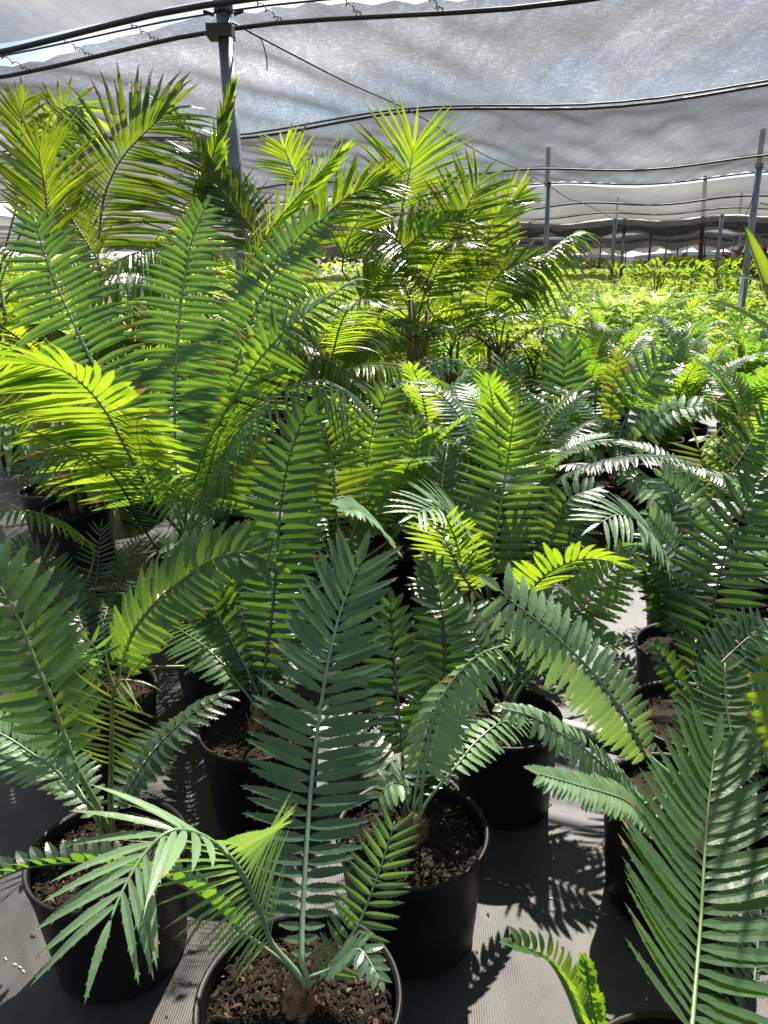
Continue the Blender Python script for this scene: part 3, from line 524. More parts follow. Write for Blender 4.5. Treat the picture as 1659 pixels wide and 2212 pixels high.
F('A17', [(1190,1170),(1210,1110),(1235,1075),(1285,1055)], 62, 14, 'green', .1, .1, .006, hint=(0,1,.4), lo=.7, keel=20)
F('A17', [(1190,1240),(1220,1180),(1250,1130),(1265,1105)], 70, 15, 'deep', .2, .1, .006, hint=(.1,.4,1))
F('A19', [(1560,1080),(1575,1030),(1612,970),(1655,900)], 84, 14, 'green', .3, .1, .008, hint=(-.1,.3,1), lo=.7)
F('A19', [(1640,1120),(1680,1050),(1700,990)], 90, 14, 'blue', .3, .1, .008, hint=(-.1,.3,1), lo=.7)
F('A19b', [(1522,1080),(1522,1040),(1518,1005),(1508,965)], 78, 10, 'lime', .05, .0, .008, hint=(0,.5,1), a0=72, a1=52, lo=.7, hi=.8, wr=.7)
F('A20', [(1332,965),(1345,920),(1366,875),(1395,830),(1425,785)], 78, 17, 'blue', .3, .0, .009, hint=(0,.3,1), lo=.5, hi=.55, wr=1.0)
F('A20', [(1368,965),(1395,930),(1425,903),(1470,883),(1530,880),(1575,905)], 48, 14, 'pale', -.2, -.1, .007, hint=(0,1,.6), lo=.8, grav=.1, wr=1.05)
F('A20', [(1300,1000),(1265,990),(1245,975)], 55, 13, 'pale', 0, 0, .006, hint=(0,1,.6), lo=.8)
F('A20', [(1360,1010),(1395,1040),(1430,1085)], 60, 14, 'pale', -.4, 0, .006, hint=(.2,1,.6), lo=.8, grav=.3)
F('A21', [(1225,965),(1215,880),(1218,807),(1218,745)], 66, 13, 'blue', .25, .0, .009, hint=(0,.3,1), lo=.7, hi=.6)
F('A21', [(1318,925),(1322,860),(1330,800),(1337,755)], 32, 10, 'yellow', .1, .0, .006, hint=(0,.3,1))
F('A22', [(935,910),(975,872),(1035,838),(1090,832),(1150,862),(1198,905)], 62, 11, 'deep', -.4, -.2, .008, hint=(0,1,.1), lo=.8, hi=.6, grav=.55, keel=30, wr=.9)
F('A22', [(880,820),(905,795),(945,778),(1000,780)], 46, 10, 'pale', .2, .1, .006, hint=(0,1,.5), grav=.3)
F('A22', [(950,930),(990,905),(1040,900),(1085,915)], 46, 11, 'deep', -.3, -.2, .006, hint=(0,1,.2), grav=.6, keel=20)
F('A23', [(1085,810),(1110,775),(1145,750),(1205,738)], 44, 10, 'deep', .1, .0, .008, hint=(0,1,.2), grav=.5, wr=.8)
F('A24', [(916,830),(911,770),(913,715),(922,668),(925,655)], 48, 7.5, 'blue', .15, .0, .008, hint=(0,.3,1), lo=.7, hi=.75, wr=.8)
F('A25', [(752,800),(752,755),(757,710),(762,672)], 60, 8, 'blue', .1, .0, .008, hint=(0,.6,1), lo=.75, hi=.6, wr=.8, a1=60)
F('A25', [(800,840),(825,780),(815,720),(800,690)], 44, 9, 'green', .1, .0, .008, hint=(.3,.6,1))

# extra fronds added up, back and to the sides, partly to shade the ground
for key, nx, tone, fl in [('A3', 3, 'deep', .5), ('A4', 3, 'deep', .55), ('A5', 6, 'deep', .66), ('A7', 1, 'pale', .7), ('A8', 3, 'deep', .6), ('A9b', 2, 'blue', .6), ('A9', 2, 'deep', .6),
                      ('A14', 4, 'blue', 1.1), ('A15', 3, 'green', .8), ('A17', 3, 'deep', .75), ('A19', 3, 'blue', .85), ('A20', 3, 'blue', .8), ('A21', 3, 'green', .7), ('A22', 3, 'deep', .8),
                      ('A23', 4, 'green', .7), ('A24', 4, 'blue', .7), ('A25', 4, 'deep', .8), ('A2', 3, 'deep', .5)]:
    P = PL[key]; rg = random.Random(key); o = Vector(P['crown'])
    for k in range(nx):
        a = R(90)+R(65)*((k+.5)/nx-.5)*2+rg.uniform(-.25, .25); rise = rg.uniform(.45, 1.15); L_ = fl*rg.uniform(.8, 1.1); d = Vector((math.cos(a), math.sin(a), 0)); pts = []
        if d.y < -.2: d.y *= .4; rise = rg.uniform(.2, .6)
        for t in (.22, .42, .62, .82, 1.0): pts.append(tuple(o+d*(L_*t*math.cos(rise)*(.65+.45*t))+Vector((0, 0, L_*(t*math.sin(rise)-.30*t**2.6*(1.5-rise*.6))))))
        near = P['p'].y < 2.6
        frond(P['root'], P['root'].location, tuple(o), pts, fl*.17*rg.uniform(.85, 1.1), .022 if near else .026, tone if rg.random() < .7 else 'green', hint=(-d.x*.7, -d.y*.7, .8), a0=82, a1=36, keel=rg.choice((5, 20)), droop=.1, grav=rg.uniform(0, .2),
              lod=2 if near else 1, stalk_r=.005, seed=3000+FS[0]+k*7+len(P['root'].children)*13)

# ------------------------------------------------------------------ shade house: cloth sheets, cables, posts
def sagf(u, v, v0, v1, bays, sag, cable_sag):
    """height of the cloth below the cable line"""
    U = 4.2; fu = (u/U) % 1.0; cs = cable_sag*(math.sin(math.pi*fu)**2)
    for a, c in zip(bays, bays[1:]):
        if v <= c or c == bays[-1]:
            t = min(max((v-a)/(c-a), 0), 1); return cs + sag*(c-a)/6*math.sin(math.pi*t)*(.35+.65*math.sin(math.pi*fu)**2)
def sheet(name, u0, u1, bays, sag, csag, m, label, step=.16, z0=RISE, wr=.02, seed=0, edge=.02):
    rg = random.Random(seed+50); W_ = [(rg.uniform(.5, 4.5), rg.uniform(-2.2, 2.2), rg.uniform(0, 6.28), rg.uniform(.3, 1)) for _ in range(16)]
    v0, v1 = bays[0], bays[-1]; nu = int((u1-u0)/step); nv = max(6, int((v1-v0)/step)); mb = MB(); vs = []; fs = []
    for j in range(nv+1):
        v = v0+(v1-v0)*j/nv
        for i in range(nu+1):
            u = u0+(u1-u0)*i/nu
            ru = min(abs((u/4.2) % 1), 1-abs((u/4.2) % 1))
            wz = sum(a*math.sin(k*(u*1.0)*2.4+q*v+ph+.8*math.sin(v*1.3+ph)) for k, q, ph, a in W_)*wr/3
            nearc = min(abs(v-c) for c in bays); wz *= min(1, .25+nearc*1.3)
            wz += .012*math.sin(u*23+seed)*math.exp(-nearc*5)
            e = (edge*math.sin(u*7.3+v0)+edge*.5*math.sin(u*17.7)) if j in (0, nv) else 0
            p = G3(u, v+e, z0 - sagf(u, v, v0, v1, bays, sag, csag) + wz); vs.append(p)
    for j in range(nv):
        for i in range(nu): fs.append((j*(nu+1)+i, j*(nu+1)+i+1, (j+1)*(nu+1)+i+1, (j+1)*(nu+1)+i))
    mb.add(vs, fs); o = mb.build(name, m, None, (0, 0, 0), True)
    return tag(o, label, 'shade cloth', 'sheets of shade cloth stretched over the nursery')
sheet('shade_cloth', -10.5, 12.6, [-12.3, -6.3, -.12], .10, .05, M_cloth2, 'brownish weathered shade cloth at the top left corner, nearest the viewer', .3, seed=1)
sheet('shade_cloth', -12.6, 16.8, [.12, 3.7, 9.7, 12.75], -.15, .13, M_cloth, 'large translucent grey shade cloth with moire swirls behind the near post', .13, wr=.024, seed=2)
sheet('shade_cloth', -46.2, 33.6, [13.5, 19.5, 25.5, 31.0], .12, .14, M_cloth2, 'far streaked shade cloth beyond the gap with three dark cables', .3, wr=.02, seed=3)
sheet('shade_cloth', -46.2, 37.8, [31.8, 38, 44], .5, .15, M_dense, 'dark dense shade cloth band far beyond the posts', .45, wr=.05, seed=4)
sheet('shade_cloth', -46.2, 42.0, [45.5, 52, 58], .2, .15, M_cloth2, 'pale thin strip of shade cloth farthest but one', .6, wr=.03, seed=5)
sheet('shade_cloth', -46.2, 60, [58.6, 70, 82], .5, .2, M_dense, 'farthest dark strip of shade cloth just above the plants', .8, wr=.05, seed=6)
def curtain(u0, u1, v, z0, z1, m, label):
    mb = MB(); n = int((u1-u0)/.12); vs = []; fs = []; rg = random.Random(3)
    for i in range(n+1):
        u = u0+(u1-u0)*i/n; fu = (u/4.2) % 1; dz = -.12*math.sin(math.pi*fu)**2
        for k in range(5):
            t = k/4; vs.append(G3(u, v+.07*t*math.sin(u*6+math.sin(u*1.7)*2), z0+dz+(z1-z0)*t + (.06*math.sin(u*1.9) if k == 4 else 0)))
    for i in range(n):
        for k in range(4): fs.append((i*5+k, (i+1)*5+k, (i+1)*5+k+1, i*5+k+1))
    mb.add(vs, fs); return tag(mb.build('hanging_cloth', m, None, (0, 0, 0), True), label, 'shade cloth')
curtain(-12.6, 29.4, 31.6, RISE-.05, RISE-.62, M_dense, 'dark pleated cloth hanging as a valance across the far post row')
curtain(-12.6, 42, 58.3, RISE-.05, RISE-.55, M_dense, 'second, farther dark strip of hanging cloth above the field')
sheet('shade_cloth', -46.2, 75.6, [84, 100, 118, 140], .4, .2, M_cloth2, 'last shade cloth of all, a thin pale streak at the horizon', 1.2, wr=.05, seed=8)
curtain(-12.6, 58.8, 83, RISE-.1, RISE-.75, M_dense, 'farthest hanging dark cloth strip near the horizon')

def cable_line(pts, label, r=.012, sub=12, name='support_cable', cat='cable', group=None, m=None, extra=None):
    b = MB(); tube(b, crom(pts, sub), r, 6); o = b.build(name, m or M_cable, None, (0, 0, 0), True); tag(o, label, cat, group)
    if extra: extra(o)
    return o
def cross(v, label, r=.012, dz=0.0, sag=.12, u0=-12.6, u1=16.8, dv=0, m=None):
    pts = []; n = int((u1-u0)/4.2*6)
    for i in range(n+1):
        u = u0+(u1-u0)*i/n; pts.append(G3(u, v+dv, RISE+dz - sag*math.sin(math.pi*((u/4.2) % 1))**2))
    return cable_line(pts, label, r, 2, group='cables carrying the shade cloth')
cross(-.14, 'black upper cable along the edge of the top left cloth', .018, -.02, .10)
cross(.10, 'black lower cable meeting the near post from the left', .014, -.09, .10)
cross(-.02, 'thin middle cable between the two thick ones at the near post', .006, -.03, .07)
cross(3.70, 'dark cable crossing the picture behind the junction above the palms', .014, -.015, .12)
cross(3.50, 'second dark cable running close beside the crossing cable at right', .010, -.02, .11)
cross(9.70, 'wavy cable in the fold just before the far edge of the big cloth', .018, -.03, .12)
cross(12.75, 'cable along the far edge of the big grey cloth', .018, -.02, .12)
cross(19.5, 'first black cable beyond the bright gap', .028, -.03, .14, u1=33.6)
cross(25.5, 'second black cable beyond the bright gap', .028, -.03, .14, u1=33.6)
cross(38.0, 'cable under the dark cloth band', .03, -.05, .15, u1=33.6)
cable_line([G3(0, 0, RISE-.06), G3(.01, 1.8, RISE-.07), G3(0, 3.7, RISE-.03), G3(.02, 6.7, RISE-.10), G3(0, 9.7, RISE-.05), G3(0, 12.7, RISE-.05)],
           'long thin wire running from the near post away to the far post', .007, group='cables carrying the shade cloth')
cable_line([G3(0, 12.8, RISE-.05), G3(0, 16, RISE-.12), G3(0, 19.5, RISE-.05), G3(0, 25.5, RISE-.05), G3(0, 31, RISE-.05)],
           'thin diagonal wire beyond the middle post', .01, group='cables carrying the shade cloth')
q = G3(.02, .95, RISE-.12)                                          # loose end hanging from the wire
e1 = at(577, 152, q.y+.02); e0 = at(541, 66, q.y)
cable_line([e0+Vector((-.01, 0, .0)), e0.lerp(e1, .3)+Vector((.04, 0, .02)), e0.lerp(e1, .7)+Vector((.03, 0, .01)), e1], 'loose black cable end dangling beside the near post', .005, name='dangling_cable')
b = MB(); pp = e0
for k in range(4): a = k*1.6; tube(b, [pp+Vector((.012*math.cos(a), .01, .012*math.sin(a))), pp+Vector((-.014*math.cos(a), -.01, -.014*math.sin(a)-.01))], .004, 5)
tag(b.build('cable_knot', M_cable), 'small knot on the wire where the loose end hangs', 'knot')
# clips between the two thick cables
for i, u in enumerate([-.62, -1.15, -1.7, -2.25, -2.8, .28, .8, 1.3]):
    z = RISE-.02-.10*math.sin(math.pi*((u/4.2) % 1))**2; b = MB(); P0 = G3(u, -.13, z); P1 = G3(u+.05, .09, z-.06); n = 18; pts = []
    d = P1-P0
    for k in range(n+1):
        t = k/n; pts.append(P0+d*t+Vector((.012*math.sin(t*20), 0, .014*math.cos(t*20))))
    tube(b, pts, .0035, 5); ring = [P1+Vector((.016*math.cos(k*.9), 0, .016*math.sin(k*.9))) for k in range(8)]; tube(b, ring, .0035, 5)
    tag(b.build('cloth_clip', M_cable), ['wire clip nearest the near post on its left', 'second wire clip left of the near post', 'third wire clip left of the near post', 'fourth wire clip left of the near post', 'wire clip closest to the left picture edge', 'wire clip nearest the near post on its right', 'second wire clip right of the near post', 'wire clip by the top picture edge, right of the post'][i], 'clip', 'wire clips between the thick cables')

def post(u, v, r, label, top=RISE-.01, m=None, cap=False, group='posts holding up the shade cloth', lean=(0, 0), pos=None, lower=None):
    p = pos or G3(u, v, 0); root = empty('support_post', (p.x, p.y, 0), label, 'post', group); b = MB()
    tube(b, [(p.x, p.y, 0), (p.x+lean[0]*.5, p.y+lean[1]*.5, top*.5), (p.x+lean[0], p.y+lean[1], top)], r, 16); b.build('post', m or M_steel, root, root.location, True)
    b = MB(); x, y = p.x+lean[0], p.y+lean[1]
    if cap:
        box(b, (x-r*2.2, y-r*1.5, top-.16), (x+r*1.1, y+r*1.3, top-.09)); tube(b, [(x, y, top-.02), (x, y, top+.05)], r*1.25, 14)
        for s in (-1, 1): tube(b, [(x+s*r*1.3, y, top-.03), (x+s*r*2.6, y, top-.01)], .012, 8)
    else: tube(b, [(x, y, top-.04), (x, y, top+.03)], r*1.15, 12)
    b.build('cable_bracket', M_cable if cap else (m or M_steel), root, root.location)
    if lower: lower(root, p)
    return root
post(0, 0, .047, 'near grey post rising through the palms left of the centre', cap=True)
post(0, 12.8, .052, 'grey post at the edge of the big cloth right of the palms')
pC = atz(1640, 358, RISE-.02)
def sleeve(root, p):
    b = MB(); tube(b, [(p.x-.07, p.y-.06, .02), (p.x-.07, p.y-.06, 1.35)], .035, 12); b.build('stake', M_bright, root, root.location, True)
post(4.2, 12.8, .062, 'thick grey post near the right edge with a bright metal stake', pos=Vector((pC.x, pC.y, 0)), lower=sleeve)
post(-4.2, 12.8, .05, 'post standing behind the tall palms')
post(-4.2, 0, .047, 'near post beyond the left edge'); 
for u, v, r, lb in [(0, 31.2, .075, 'far grey post under the end of the diagonal wire'), (4.2, 31.2, .075, 'far grey post left of the thick right-hand post'), (-4.2, 31.2, .075, 'far post just behind the palms on the right'),
                    (8.4, 31.2, .075, 'far post at the extreme right'), (.35, 31.9, .07, 'leaning dark post paired with the far post')]: post(u, v, r, lb)
for k, (px, Y, r) in enumerate([(1402, 44, .07), (1437, 60, .07), (1296, 64, .06), (1462, 72, .07), (1351, 76, .06), (1594, 52, .08), (1482, 84, .07), (1254, 80, .07), (1520, 66, .06), (1560, 76, .07), (1180, 66, .07), (1240, 50, .05)]):
    p = at(px, 560, Y); post(0, 0, r, 'thin distant post, '+['tallest and nearest of them', 'just right of the nearest thin one', 'left of the far post under the diagonal wire', 'short one right of centre of the far field', 'close right of the far post', 'leftward beside the far right grey post', 'very short one before the long white shed', 'very short one before the low white shed', 'left of the rusty pole foot', 'between rusty pole and far right post', 'glimpsed past the palm frond tips', 'farthest left beside the palms'][k], pos=Vector((p.x, p.y, 0)), group='thin distant posts')
p = at(1524, 380, 38); p2 = at(1512, 575, 38)
b = MB(); tube(b, [(p2.x, p2.y, 0), p2, p2.lerp(p, .8), p], lambda t: .12-.03*t, 8); tag(b.build('rusty_pole', M_rust, None, (0, 0, 0), True), 'tall rusty brown pole seen through the far cloth', 'pole')
for px, py, Y in [(1185, 318, 18.4), (1649, 278, 15.6), (1335, 425, 35), (1603, 415, 33)]:
    p = at(px, py, Y); b = MB(); tube(b, [(p.x, p.y, RISE+.02), p], .05, 10)
    tag(b.build('post_stub', M_steel, None, (0, 0, 0), True), {1185: 'stub of post showing through the cloth above the middle post', 1649: 'stub of post showing through the cloth above the thick right post', 1335: 'stub of post seen through the far cloth above the far post', 1603: 'stub of post seen through the far cloth near the right edge'}[px], 'post')
# guy wires
p = G3(0, 12.8, 2.9); cable_line([p, p+Vector((-.1, -.3, -1.0)), p+Vector((-.2, -.6, -2.0))], 'thin guy wire slanting down from the middle post', .006, name='guy_wire', cat='wire')
p = Vector((pC.x, pC.y, 2.8)); cable_line([p, p+Vector((-.35, -.2, -.9)), p+Vector((-.7, -.4, -1.8))], 'thin guy wire slanting left from the thick right post', .007, name='guy_wire', cat='wire')
# far backdrop beyond the nursery
def shed(px, Y, w_, h, d, label):
    p = at(px, 560, Y); root = empty('white_shed', (p.x, p.y, 0), label, 'shed'); b = MB(); n = 10; vs = []
    box(b, (p.x-w_/2, p.y, 0), (p.x+w_/2, p.y+d, h*.8)); b.build('wall', M_white, root, root.location)
    b = MB(); vs = []
    for i in range(n+1):
        a = math.pi*i/n
        for yy in (p.y-.2, p.y+d+.2): vs.append((p.x-(w_/2+.15)*math.cos(a), yy, h*.8+.01+h*.25*math.sin(a)))
    b.add(vs, [(2*i, 2*i+1, 2*i+3, 2*i+2) for i in range(n)] + [tuple(2*i for i in range(n+1)), tuple(2*i+1 for i in range(n, -1, -1))]); b.build('roof', M_white, root, root.location, False)
    b = MB(); box(b, (p.x-w_*.12, p.y-.06, 0), (p.x+w_*.12, p.y-.003, h*.62)); b.build('door', M_steel, root, root.location)
shed(1265, 92, 9, 1.75, 8, 'low white shed far behind the field, left of the far posts'); shed(1490, 98, 14, 1.8, 8, 'long white shed far behind the field'); shed(1140, 96, 12, 1.7, 8, 'white shed glimpsed behind the palm fronds')

# ------------------------------------------------------------------ tall potted palms
PM = {}
def palm(key, x, y, label, nf, h=1.0, fl=1.25, kind='palm', seed=1, az0=0):
    """a feather palm: pot, clustered stem, nf arching fronds"""
    rg = random.Random(seed*101+5); root = empty('potted_palm', (x, y, 0), label, 'palm', 'tall potted palms around the near post')
    pot_parts(root, .2, .34, M_pot, True, 60, seed)
    b = MB()
    for k in range(3):
        a = rg.uniform(0, 6.28); o = Vector((x+.035*math.cos(a), y+.035*math.sin(a), .28))
        tube(b, [o, o+Vector((.02*math.cos(a), .02*math.sin(a), h*.45)), o+Vector((.05*math.cos(a), .05*math.sin(a), h*(.8+.1*k)))], lambda t: .026-.010*t, 8)
    b.build('stem', M_stem, root, root.location, True)
    PM[key] = dict(root=root, p=Vector((x, y, 0)), crown=(x, y, .28+h*.75)); o = PM[key]['crown']
    for k in range(nf):
        a = az0+2*math.pi*(k+rg.uniform(-.2, .2))/nf; rise = rg.uniform(.35, 1.15); L_ = fl*rg.uniform(.7, 1.0)
        d = Vector((math.cos(a), math.sin(a), 0)); pts = []
        for t in (0.22, .45, .65, .83, 1.0):
            pts.append(Vector(o)+d*(L_*t*math.cos(rise)*(.6+.5*t))+Vector((0, 0, L_*(t*math.sin(rise) - .42*t**2.6*(1.4-rise*.5)))))
        frond(root, root.location, o, [tuple(p) for p in pts], (.30*fl/1.2), .018, kind if rg.random() < .75 else ('pdark' if kind == 'palm' else 'palm'),
              hint=(-d.x*.8, -d.y*.8, .8), a0=62, a1=24, keel=rg.choice((12, 26, -8)), droop=rg.uniform(.15, .4), grav=rg.uniform(.05, .3), lod=1, wr=1.25, lo=.6, hi=.55, stalk_r=.010, twist=30, seed=seed*40+k, rag=.14, sick=.0)
PS = [0]
def K(key, pts, w, sp=9, kind='palm', lean=.1, d0=0.0, r=.009, **k):
    P = PM[key]; ln = [0]
    for a, c in zip(pts, pts[1:]): ln.append(ln[-1]+math.dist(a, c))
    Y0 = P['p'].y+d0; W = [tuple(at(x, y, Y0+lean*l/ln[-1])) for (x, y), l in zip(pts, ln)]; sc_ = Y0/FPX*1.03; PS[0] += 1
    kw = dict(a0=58, a1=22, keel=8, droop=.15, wr=1.35, lo=.6, hi=.55, twist=26, rag=.10, sick=0, hint=(0, .3, 1)); kw.update(k)
    h = kw['hint']; kw['hint'] = (h[0], -h[2], h[1])
    frond(P['root'], P['root'].location, P['crown'], W, w*sc_, sp*sc_, kind, stalk_r=r, lod=1, seed=500+PS[0], **kw)
palm('a', -1.85, 4.35, 'palm at the left edge with a glowing lime fan of stiff leaflets', 6, 1.06, 1.34, 'palm', 1)
palm('b', -1.72, 5.15, 'palm left of the near post with one big frond arching right', 6, 1.0, 1.25, 'palm', 2, .5)
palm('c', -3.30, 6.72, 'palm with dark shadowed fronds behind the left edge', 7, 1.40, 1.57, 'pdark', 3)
palm('d', -1.0, 4.95, 'palm crowding the near post with folded upright fronds', 6, 1.05, 1.25, 'palm', 4, .3)
palm('e', -.35, 5.0, 'palm right of the near post with a broad drooping folded frond', 6, .9, 1.15, 'palm', 5, .9)
palm('f', 0.30, 6.36, 'palm with the tall lime feather frond standing highest right of the post', 6, 1.16, 1.40, 'palm', 6)
palm('g', 0.98, 6.32, 'palm at the right end of the group with long dark leaflets', 6, 0.84, 1.17, 'pdark', 7, .4)
palm('h', -1.03, 7.01, 'palm behind the near post with yellowed orange leaf tips', 6, 1.34, 1.34, 'palm', 8)
palm('i', 0.33, 7.26, 'palm in the back row of the group, mostly hidden by the lime feather frond', 6, 1.07, 1.23, 'palm', 9)
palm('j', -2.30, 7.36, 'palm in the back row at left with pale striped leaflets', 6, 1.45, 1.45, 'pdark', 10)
palm('k', 1.38, 6.82, 'low palm behind the right end with curling drooped leaflet tips', 5, 0.53, 0.91, 'palm', 11)
palm('l', -4.16, 6.37, 'palm cut by the left picture edge', 6, 1.26, 1.51, 'palm', 12)
palm('m', -.3, 7.4, 'farthest palm of the group seen between the others', 6, .9, 1.2, 'palm', 13)
palm('n', -.75, 7.9, 'low full palm filling the gap behind the near post', 8, .75, 1.2, 'palm', 14)
palm('o', .75, 8.2, 'low full palm at the back right of the group', 8, .6, 1.1, 'palm', 15)
palm('p', -2.9, 7.3, 'low full palm at the back left of the group', 8, .8, 1.3, 'palm', 16)
palm('q', -1.5, 6.9, 'low spreading palm under the crown of the big arching frond', 8, .7, 1.2, 'palm', 17)
K('a', [(103,520),(102,460),(96,400),(90,370),(84,325)], 160, 7.6, 'palm', a0=48, a1=16, lo=.75, hi=.7)
K('a', [(210,560),(160,480),(120,420),(60,350)], 120, 7.6, 'palm', .3, a0=55)
K('b', [(212,535),(222,440),(240,385),(268,335),(312,288),(352,250)], 205, 7.6, 'pdark', .1, hint=(.35,.5,1), a0=60, a1=12, grav=.12, droop=.3, lo=.7)
K('b', [(215,600),(260,560),(330,540),(400,560)], 120, 7.6, 'palm', -.3, hint=(0,1,.4), grav=.4)
K('b', [(180,640),(230,600),(290,590),(350,610)], 110, 7.6, 'palm', -.5, hint=(0,1,.4), grav=.3)
K('c', [(48,330),(46,280),(48,240),(55,215)], 78, 6.8, 'pdark', 0, a0=50)
K('c', [(112,330),(120,280),(140,235),(175,235),(186,265)], 90, 6.8, 'palm', 0, hint=(0,.6,1), grav=.2)
K('j', [(560,430),(500,370),(430,318),(385,265),(342,222)], 70, 6.8, 'palm', 0, hint=(.5,.3,.4), a0=26, a1=10)
K('d', [(405,520),(432,420),(465,320),(485,250),(502,190)], 60, 6.1, 'palm', 0, hint=(.8,.2,.5), a0=24, a1=8)
K('d', [(548,500),(500,440),(455,380),(420,330)], 110, 6.8, 'pdark', .1, hint=(.5,.3,.8), a0=40)
K('h', [(645,395),(632,365),(622,340),(614,318)], 82, 5.3, 'palm', 0, a0=52, a1=22)
K('h', [(488,360),(482,330),(479,310)], 40, 8, 'yellow', 0, a0=25, a1=8)
K('e', [(520,615),(545,560),(590,490),(640,430),(690,375),(728,335)], 100, 6.1, 'palm', -.1, d0=-.35, hint=(.9,.5,.25), a0=30, a1=10, droop=.3)
K('e', [(640,560),(700,470),(760,420),(830,395)], 110, 6.8, 'palm', 0, hint=(-.2,.6,1), a0=45, a1=16)
K('e', [(560,560),(530,500),(490,430),(470,400)], 110, 6.8, 'pdark', .2, hint=(.3,.3,1))
K('f', [(868,450),(880,400),(884,375),(889,345),(893,318)], 150, 6.1, 'palm', 0, a0=52, a1=18, lo=.6, hi=.7)
K('f', [(740,560),(760,500),(800,440),(835,390)], 100, 6.8, 'palm', .1, d0=-.2, hint=(.3,.3,1), a0=40, a1=14)
K('f', [(780,650),(850,560),(920,500),(1000,470)], 120, 6.8, 'palm', 0, d0=-.2, hint=(-.2,.8,.8), a0=50, a1=18)
K('g', [(925,640),(950,570),(985,500),(1012,440),(1035,395)], 130, 6.8, 'pdark', 0, d0=-.1, hint=(0,.3,1), a0=60, a1=26)
K('g', [(1000,620),(1040,560),(1060,490),(1085,450),(1120,425)], 110, 6.8, 'palm', .1, hint=(.2,.4,1), a0=45, a1=12)
K('g', [(1085,640),(1130,592),(1170,555),(1210,522),(1245,500)], 95, 6.1, 'palm', -.2, hint=(.3,.9,.3), a0=48, a1=12, grav=.35, droop=.5)
K('g', [(940,600),(900,560),(860,520),(800,500)], 120, 6.8, 'pdark', -.2, hint=(0,1,.5), grav=.2)
K('g', [(1060,700),(1050,640),(1080,590),(1140,560)], 110, 6.8, 'pdark', -.1, hint=(0,.7,.7), grav=.2)

# ------------------------------------------------------------------ cycads filling the middle of the bed
def copy_tree(o, parent=None):
    c = o.copy(); COL.objects.link(c)
    if parent is not None: c.parent = parent
    for ch in o.children:
        if ch.parent is o: copy_tree(ch, c)
    return c
def proto_cycad(seed, kinds, nf, fl, w_, sp, up, lod=1, label=''):
    rg = random.Random(seed*17); root = empty('potted_cycad', (0, 0, 0), label, 'potted plant', 'cycads in the rows behind')
    pot_parts(root, .18, .32, M_pot, True, 50, seed); caudex(root, .27, .08, .035, seed); o = (0, 0, .33)
    for k in range(nf):
        a = 2*math.pi*(k+rg.uniform(-.25, .25))/nf; rise = up+rg.uniform(-.3, .3); L_ = fl*rg.uniform(.8, 1.12); d = Vector((math.cos(a), math.sin(a), 0))
        pts = []
        for t in (.2, .42, .62, .82, 1.0):
            pts.append(Vector(o)+d*(L_*t*math.cos(rise)*(.65+.45*t))+Vector((0, 0, L_*(t*math.sin(rise)-.30*t**2.6*(1.5-rise*.6)))))
        frond(root, Vector((0, 0, 0)), o, [tuple(p) for p in pts], w_*rg.uniform(.85, 1.1), sp, kinds[k % len(kinds)], hint=(-d.x*.7, -d.y*.7, .8), a0=82, a1=36,
              keel=rg.choice((5, 20)), droop=.12, grav=rg.uniform(0, .2), lod=lod, wr=1.2, lo=.5, hi=.55, stalk_r=.006, seed=seed*50+k)
    return root
protos = [proto_cycad(1, ['blue', 'blue', 'green'], 12, .95, .15, .023, 1.2), proto_cycad(2, ['green', 'green', 'lime'], 12, .9, .15, .022, 1.15),
          proto_cycad(3, ['pale', 'blue', 'blue'], 11, .85, .14, .022, 1.0), proto_cycad(4, ['deep', 'green'], 12, .95, .14, .019, 1.1),
          proto_cycad(5, ['lime', 'green', 'green'], 11, .85, .14, .024, 1.2), proto_cycad(6, ['blue', 'pale', 'deep'], 11, .8, .12, .017, .95)]
look = ['blue-green upright cycad', 'mid-green cycad with lime fronds', 'pale glaucous spreading cycad', 'deep green dense cycad', 'yellow-green upright cycad', 'low grey-green fine-leaved cycad']
keyp = [(P['p'].x, P['p'].y) for P in PL.values()]
spots = []
rows_ = [4.6, 5.3, 6.0, 6.8, 7.6, 8.5]
for ri, yy in enumerate(rows_):
    for ci in range(-1, 13):
        x = .25+ci*.66+(.33 if ri % 2 else 0)+rng.uniform(-.1, .1); y = yy+rng.uniform(-.12, .12)-x*.12
        if x > y*.58+.6: continue
        if x < 1.3 and y > 5.0: continue
        if x < .2 and y < 5: continue
        if 1.25 < x < 1.75 and y < 4.6: continue
        if any((x-a)**2+(y-c)**2 < .32**2 for a, c in keyp): continue
        spots.append((x, y, ri))
# row right behind the keyed plants on the left and centre
for x, y in [(.05, 3.6), (.62, 3.7), (-.45, 4.05), (.2, 4.3), (-.9, 4.0), (1.95, 3.35), (2.35, 3.9)]: spots.append((x, y, -1))
used = [False]*6; cnt = {}
ordn = ['leftmost', 'second from the left', 'third from the left', 'fourth from the left', 'fifth from the left', 'sixth from the left', 'seventh from the left', 'eighth from the left', 'ninth from the left', 'tenth from the left', 'eleventh from the left', 'twelfth from the left']
rown = {-1: 'just behind the front plants', 0: 'in the nearest full row', 1: 'in the second full row', 2: 'in the third row back', 3: 'in the fourth row back', 4: 'in the fifth row back', 5: 'in the row before the field'}
byrow = {}
for s_ in spots: byrow.setdefault(s_[2], []).append(s_)
for rk, L_ in byrow.items():
    L_.sort()
    for i, (x, y, _) in enumerate(L_):
        k = rng.choice([0, 1, 2, 3, 4, 5]); o = protos[k] if not used[k] else copy_tree(protos[k]); used[k] = True
        o.location = (x, y, 0); o.rotation_euler = (0, 0, rng.uniform(0, 6.28)); s_ = rng.uniform(.85, 1.12); o.scale = (s_, s_, s_)
        o['label'] = look[k]+', '+ordn[i]+' '+rown[rk]
